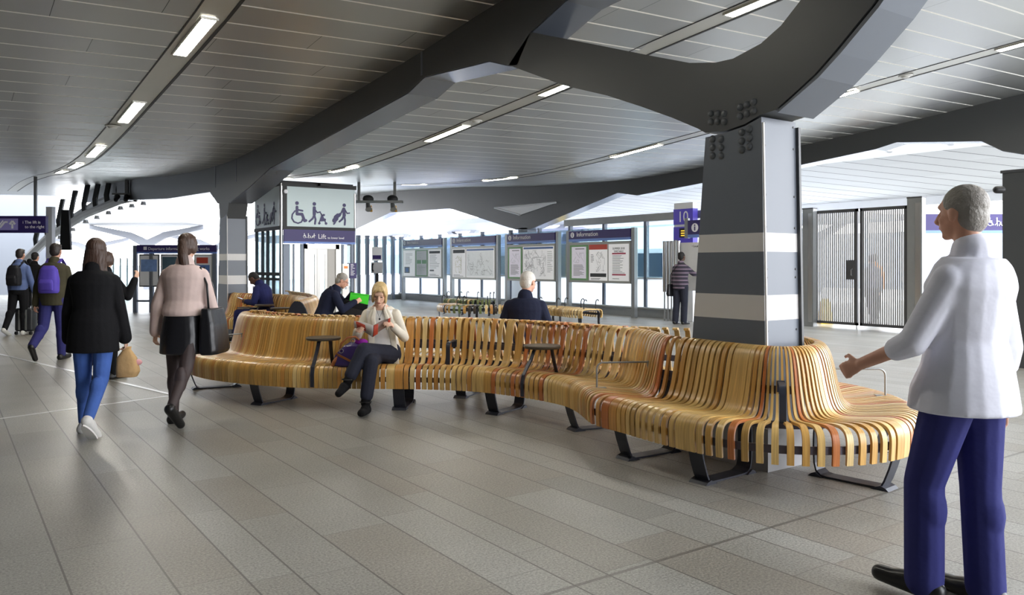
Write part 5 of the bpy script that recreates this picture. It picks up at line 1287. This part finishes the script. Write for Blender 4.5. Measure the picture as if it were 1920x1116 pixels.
# dark column at the right edge
p=at(1965,600,11.4); o=thing('column','dark plain grey column cut by the right edge of the photo','column',(p.x,p.y,0))
m=MB(); m.bx(-.42,.42,-.42,.42,0,2.76); m.build('shaft',STEEL_DARK,o); m=MB(); m.bx(-.44,.44,-.44,.44,2.76,2.8); m.build('cap',STEEL_DARK,o)
q=at(1869,356,11.0)-o.location; m=MB(); m.caps(q,.05,q+Vector((.05,-.04,0)),.05); m.build('camera',BLACK_M,o,True)

# ---------------------------------------------------------------- left: signs and screens
p0=at(-60,421,21.0); p1=at(88,421,21.0)
o=thing('hanging_sign','purple hanging sign with escalator and arrow symbols at the left edge','sign',p1,rz(180)); wd=(p1-p0).length
m=MB(); m.bx(0,wd,-.06,.06,-.22,.22); q=m.build('panel',PURPLE,o)
m=MB(); m.bx(.72,1.32,.06,.068,-.15,.15); s_=m.build('symbol_panel',mat('sign_lit_panel',(110,104,150),.4,0,.05,3,emit=.2),q)
hM=frame((0,.068,0),(-1,0,0),(0,0,1)); m=MB()
def st2(pts,w):
    for a,b in zip(pts,pts[1:]):
        A=hM@Vector((*a,.003)); B=hM@Vector((*b,.003)); m.bar([A,B],Vector((0,1,0)).cross(B-A),w,.004)
st2([(-1.28,-.08),(-1.18,-.08),(-1.06,.06),(-.98,.06)],.05); st2([(-1.20,-.02),(-1.10,.10)],.03)
st2([(-.86,-.11),(-.86,.02)],.05); st2([(-.93,.0),(-.86,.09),(-.79,.0)],.05)
m.build('symbols',SIGN_W,s_)
text(None,'lettering','\u24d8 The lift is'.replace('\u24d8','i'),.11,frame((.60,.062,.02),(-1,0,0),(0,0,1)),SIGN_W,q,.002)
text(None,'lettering','to the right',.11,frame((.54,.062,-.10),(-1,0,0),(0,0,1)),SIGN_W,q,.002)
for x in (.3,wd-.3):
    m=MB(); m.bx(x-.03,x+.03,-.03,.03,.22,H(p1.x,p1.y)-p1.z-.05); m.build('hanger',CHROME_D,o)
# departure board
dA,dB=at(250,585,24.6),at(407,585,24.6)
o=thing('departure_board','wide purple headed departures board on posts behind the walking women','sign',(dB.x,dB.y,0),rz(180)); wd=(Vector(dB.to_2d())-Vector(dA.to_2d())).length
def L_(m,u0,u1,z0,z1,d0,d1): m.bx(wd-u0,wd-u1,d0,d1,z0,z1)
for u in (0.0,.50,wd-.13):
    m=MB(); L_(m,u,u+.12,0,2.05,-.06,.04); m.build('post',MULL,o)
m=MB(); L_(m,.13,wd,1.85,2.06,-.05,.06); hd=m.build('header_panel',PURPLE,o); m=MB(); L_(m,.13,wd,1.80,1.85,-.05,.062); m.build('header_stripe',BLUE_L,o)
text(None,'lettering','Departure information',.13,frame((wd-.48,.062,1.905),(-1,0,0),(0,0,1)),SIGN_W,hd,.002,xs=.92)
text(None,'lettering','& engineering works',.13,frame((wd-1.36,.062,1.905),(-1,0,0),(0,0,1)),SIGN_W,hd,.002,xs=.92)
m=MB(); L_(m,.34,.44,1.91,2.01,.06,.065); m.build('info_symbol',SIGN_W,hd)
for u,w_,k in ((.22,.55,0),(.88,.50,1),(1.45,.3,2),(1.9,.5,3)):
    if u+w_>wd-.1: w_=wd-.15-u
    m=MB(); L_(m,u-.03,u+w_+.03,.78,1.78,-.02,.03); L=m.build('case',BLACK_M if k<2 else ALU,o)
    m=MB(); L_(m,u,u+w_,.82,1.74,.03,.04); po=m.build('poster',PAPER,o)
    m=MB()
    if k==0: L_(m,u+.03,u+w_-.03,1.25,1.62,.04,.043); m.build('print',mat('blue_map_print',(120,150,200),.5,0,.35,9),po)
    elif k==1: L_(m,u+.03,u+w_-.03,1.0,1.7,.04,.043); m.build('print',mat('teal_print',(70,96,110),.5,0,.3,7),po)
    elif k==3: L_(m,u+.05,u+w_-.1,1.5,1.68,.04,.043); m.build('print',REDH,po); m=MB(); L_(m,u+.05,u+w_-.05,1.2,1.45,.04,.043); m.build('print',BLUEH,po)
m=MB(); L_(m,.0,wd,.32,.38,-.03,.03); m.build('rail',MULL,o)
# ---------------------------------------------------------------- beyond: platforms, trains, canopies
TRB=mat('train_lilac_body',(168,174,204),.35,.2,.06,2); TRW=mat('train_pale_body',(226,230,236),.35,.1,.04,2); WIN=mat('train_window',(52,66,84),.1,.0,.1,3); YEL=mat('yellow_panel',(236,196,40),.5,0,.05,3)
def train(V,y0,y1,label,body):
    o=thing('train',label,'train',(V,(y0+y1)/2,-.6)); org=o.location
    def B(m,a,b,c,d,e,f): m.bx(a,b,c,d,e,f)
    m=MB(org); R=[]
    pr=[(V,-.1),(V-.05,.6),(V-.02,2.0),(V+.3,2.75),(V+1.3,3.0),(V+2.4,2.75),(V+2.7,2.0),(V+2.7,-.1)]
    m.prism(pr,lambda a,b,d:Vector((a,d,b)),y0,y1); m.build('body',body,o)
    n=int((y1-y0)/2.2)
    for k in range(n):
        a=y0+.4+k*2.2
        m=MB(org); m.bx(V-.075,V-.02,a,a+(1.5 if k%3 else 1.2),1.05,1.85); w=m.build('window' if k%3 else 'door_window',WIN,o)
    m=MB(org); m.bx(V-.07,V-.03,y0,y1,.25,.55); m.build('stripe',TRB if body is TRW else TRW,o)
    return o
train(19.6,16.0,23.5,'pale train with a yellow end standing beyond the glazing',TRW)
train(19.9,25,40,'pale lilac train with dark windows standing beyond the far glazing',TRB)
o=thing('yellow_train_end','yellow train cab end seen through the glass left of the standing man','train',(19.6,23.9,0))
m=MB((19.6,23.9,0)); m.bx(19.5,22.2,23.6,24.0,-.3,2.2); m.build('cab_front',YEL,o); m=MB((19.6,23.9,0)); m.bx(19.48,22.0,23.55,23.6,1.1,1.8); m.build('windscreen',WIN,o)
# white Y-shaped canopy trusses on the platforms
CAN=mat('canopy_pale_grey',(140,143,152),.5,0,.03,1)
def canopy(x,y,label,s=1.0,ang=0.0,z0=0.0):
    o=thing('canopy_frame',label,'canopy',(x,y,0),ang,'white platform canopy frames')
    m=MB(); m.prism([(-.18,0),(.18,0),(.14,2.6),(-.14,2.6)],lambda a,b,d:Vector((a,d,b)),-.15,.15); m.build('post',CAN,o)
    m=MB(); m.prism([(-.15,2.5),(.15,2.5),(1.1,3.05),(3.4,3.6),(3.4,3.85),(1.0,3.4),(0,2.95),(-1.0,3.4),(-3.4,3.85),(-3.4,3.6),(-1.1,3.05)],lambda a,b,d:Vector((a,d,b)),-.14,.14); m.build('forked_arms',CAN,o)
    m=MB(); m.prism([(-3.4,3.84),(3.4,3.84),(3.4,4.0),(0,4.12),(-3.4,4.0)],lambda a,b,d:Vector((a,d,b)),-2.6,2.6); m.build('roof_blade',CAN,o)
    return o
k=0
dsc=['beyond the second information board','beyond the first information board','behind the pay phone','beyond the lift','seen past the left column']
for px,d,a in ():
    p=at(px,500,d); canopy(p.x,p.y,'white forked canopy frame '+dsc[k],1,rz(0)); k+=1
for px,d,nm in ((276,48,'white forked canopy frame above the departures board'),(400,62,'white forked canopy frame between the left column and the walking woman'),(170,70,'white forked canopy frame far off on the left')):
    p=at(px,500,d); canopy(p.x,p.y,nm,1,rz(0))
for x0,x1,nm in ((24.5,30,'nearer'),(35,42,'farther')):
    o=thing('platform_canopy','long pale platform canopy roof far beyond the glazing, the %s of two'%nm,'canopy',((x0+x1)/2,46,3.9))
    m=MB(o.location); m.prism([(x0,4.1),(x0+.3,3.85),((x0+x1)/2,3.6),(x1-.3,3.85),(x1,4.1),((x0+x1)/2,4.0)],lambda a,b,d:Vector((a,d,b)),22,80); m.build('roof',CAN,o)
    for y in range(26,80,9):
        m=MB(o.location); m.prism([(y-.25,0),(y+.25,0),(y+.2,2.7),(y+1.9,3.65),(y+1.3,3.65),(y,3.1),(y-1.3,3.65),(y-1.9,3.65),(y-.2,2.7)],lambda a,b,d:Vector((d,a,b)),(x0+x1)/2-.15,(x0+x1)/2+.15); m.build('forked_post',CAN,o)
# curved white edge beam and hangers at the far left
cb=[]
for px,py,d in ((30,505,31),(90,446,30),(160,402,28.5),(225,376,27),(290,362,26)):
    cb.append(at(px,py,d))
cur=[]
for a,b in zip(cb,cb[1:]):
    for j in range(6): cur.append(a.lerp(b,j/6))
cur.append(cb[-1])
o=thing('curved_gantry','pale curved service gantry sweeping down from the roof at far left','gantry',cb[2])
m=MB(cb[2]); m.tube(cur,.14,8); m.build('rail',WHITE_ST,o,angle=40)
m=MB(cb[2]); m.tube([p+Vector((.35,.5,.35)) for p in cur],.16,8); m.build('rail',WHITE_ST,o,angle=40)
for j in range(4,len(cur)-1,2):
    p=cur[j]; m=MB(cb[2]); m.bar([p+Vector((0,0,-.1)),p+Vector((-.05,0,.35)),p+Vector((.05,0,.9)),p+Vector((.1,0,1.15))],(CS,-SN,0),.14,.1); m.build('bracket',STEEL_DARK,o)
    m=MB(cb[2]); q=p+Vector((0,-.1,-.2)); m.cyl(q,q+Vector((0,0,-.12)),.07,.1,10); m.build('spotlight',WHITE_ST,o)
p=at(238,366,25.0); o=thing('camera_cluster','dark cluster of cameras hanging under the roof left of the left column','camera',p,rz(180))
m=MB(); m.bx(-.45,.45,-.04,.04,0,.06); m.build('beam',CHROME_D,o); m=MB(); m.bx(-.05,.05,-.04,.04,.06,H(p.x,p.y)-p.z); m.build('hanger',CHROME_D,o)
for x in (-.3,0,.3):
    m=MB(); m.caps((x,0,-.05),.09,(x-.05,.18,-.16),.07); m.build('camera',BLACK_M,o,True)
# tall slender post with a dark screen at left, and far concourse wall
p=at(120,560,27); o=thing('screen_post','pale post carrying a dark screen behind the man with the violet backpack','screen',(p.x,p.y,0),rz(180))
m=MB(); m.bx(.35,.55,-.1,.1,0,3.4); m.build('post',WHITE_ST,o); m=MB(); m.prism([(-.25,1.95),(.12,1.95),(.06,3.3),(-.18,3.3)],lambda a,b,d:Vector((a,d,b)),-.05,.05); m.build('screen',BLACK_M,o)
p=at(66,520,40); o=thing('hanging_sign','long purple strip sign far off at left above the suited man','sign',(p.x,p.y,1.25),rz(180))
o.location=at(64,479,40); m=MB(); m.bx(-1.3,1.1,-.05,.05,-.12,.12); m.build('panel',PURPLE,o)
for x in (-1.1,.9):
    m=MB(); m.bx(x-.05,x+.05,-.03,.03,-.12-o.location.z+.14,-.12); m.build('post',CHROME_D,o)
m=MB(); m.bx(-9.6,4.6,46,46.4,0,5.2); struct(m.build('wall_end',mat('end_wall_pale',(128,131,138),.5,0,.06,.5)))  # closes the far left end, added to block daylight past the roof
m=MB(); m.bx(-9.6,4.6,-9.4,-9.0,0,5.2); struct(m.build('wall_rear_light_block',mat('light_block_wall_grey',(96,98,104),.5,.1,.08,.6)))  # unseen wall behind the camera, added to shade the left floor and roof
FARW=mat('far_wall_white',(226,228,234),.6,0,.05,.4)
m=MB(); a=at(-260,500,62); b=at(470,500,60); a.z=b.z=0; dv=(b-a).normalized(); L=(b-a).length
m.box((a+b)/2+Vector((0,0,.7)),(L,.3,1.4),Matrix.Rotation(math.atan2(dv.y,dv.x),3,'Z')); struct(m.build('wall_far',FARW))
# stainless barrier line seen on the left
for k in range(6):
    px=180+13*k; p=at(px,560,34); o=thing('glass_barrier','glass barrier panel number %d'%k,'barrier',(p.x,p.y,0),rz(180),'glass barriers at the far end')
    o['label']=['leftmost glass barrier panel','second glass barrier panel from the left','third glass barrier panel from the left','third glass barrier panel from the right','second glass barrier panel from the right','rightmost glass barrier panel'][k]+' in the row behind the black coated woman'
    m=MB(); m.bx(-.13,.13,-.01,.01,.1,1.7); m.build('pane',GL,o); m=MB(); m.bx(.12,.16,-.03,.03,0,1.75); m.build('post',CHROME_D,o)
# people and a cone-yellow sign beyond the gate
p=at(1547,612,19.9); o=thing('floor_sign','yellow wet floor sign standing behind the left gate leaf','sign',(p.x,p.y,0),rz(180))
m=MB(); m.prism([(-.16,0),(.16,0),(.09,.62),(-.09,.62)],lambda a,b,d:Vector((a,.14-.2*b+d,b)),0,.02); m.build('front_panel',YEL,o)
m=MB(); m.prism([(-.16,0),(.16,0),(.09,.62),(-.09,.62)],lambda a,b,d:Vector((a,-.14+.2*b-d,b)),0,.02); m.build('back_panel',YEL,o)
# hall beyond the gate
m=MB(); m.bx(46,46.3,-6,34,0,3.4); 
m2=MB(); 
hall=struct(m.build('wall_right',mat('far_hall_wall',(150,154,162),.6,0,.08,.7)))
for k in range(7):
    y=6+k*2.4; o=thing('glazing_post','%s dark post from the right in the hall beyond the barred gate'%ORD[k],'post',(34,y,0),0,'posts in the hall beyond the gate')
    m=MB((34,y,0)); m.bx(33.9,34.1,y-.08,y+.08,0,3.6); m.build('shaft',MULL,o)
    m=MB((34,y,0)); m.bx(33.88,34.12,y-.1,y+.1,0,.1); m.build('base',STEEL_DARK,o)
# unseen dark wall left of the camera, added to keep that side dim
m=MB(); m.bx(-9.6,-9.2,-12,46,0,5.2); struct(m.build('wall_side_light_block',mat('light_block_wall_grey',(96,98,104),.5,.1,.08,.6)))
# flush metal strips in the floor at left
for k,(a,b,w) in enumerate((((-40,655),(330,742),.05),((-20,788),(330,741),.035))):
    A=floor_at(*a); B=floor_at(*b); m=MB(); m.bar([A+Vector((0,0,.001)),B+Vector((0,0,.001))],(B-A).cross(Vector((0,0,1))),w,.004); struct(m.build('trim_%d'%(40+k),mat('floor_strip_steel',(214,214,212),.3,.5,.05,6)))
# ---------------------------------------------------------------- light, camera
w=bpy.data.worlds.new('overcast_sky'); bpy.context.scene.world=w; w.use_nodes=True
n=w.node_tree.nodes; n.clear(); bg=n.new('ShaderNodeBackground'); o=n.new('ShaderNodeOutputWorld'); w.node_tree.links.new(bg.outputs[0],o.inputs[0])
tc=n.new('ShaderNodeTexCoord'); sx=n.new('ShaderNodeSeparateXYZ'); w.node_tree.links.new(tc.outputs['Generated'],sx.inputs[0])
cr=n.new('ShaderNodeValToRGB'); cr.color_ramp.elements[0].position=.0; cr.color_ramp.elements[0].color=(.96,.97,1,1); cr.color_ramp.elements[1].position=1; cr.color_ramp.elements[1].color=(.80,.89,1,1)
w.node_tree.links.new(sx.outputs[2],cr.inputs[0]); w.node_tree.links.new(cr.outputs[0],bg.inputs[0]); bg.inputs[1].default_value=6.0
cam=bpy.data.cameras.new('camera'); co=bpy.data.objects.new('camera',cam); C.objects.link(co)
co.location=(0,0,EYE); co.rotation_euler=(PI/2,0,-ANG); cam.sensor_width=36; cam.lens=F/1920*36; cam.shift_y=-(558-HZ)/1920
cam.clip_start=.05; cam.clip_end=300
sc=bpy.context.scene; sc.camera=co
sc.view_settings.view_transform='Standard'; sc.view_settings.look='None'; sc.view_settings.gamma=1; sc.view_settings.exposure=.48
sc.view_settings.use_curve_mapping=False
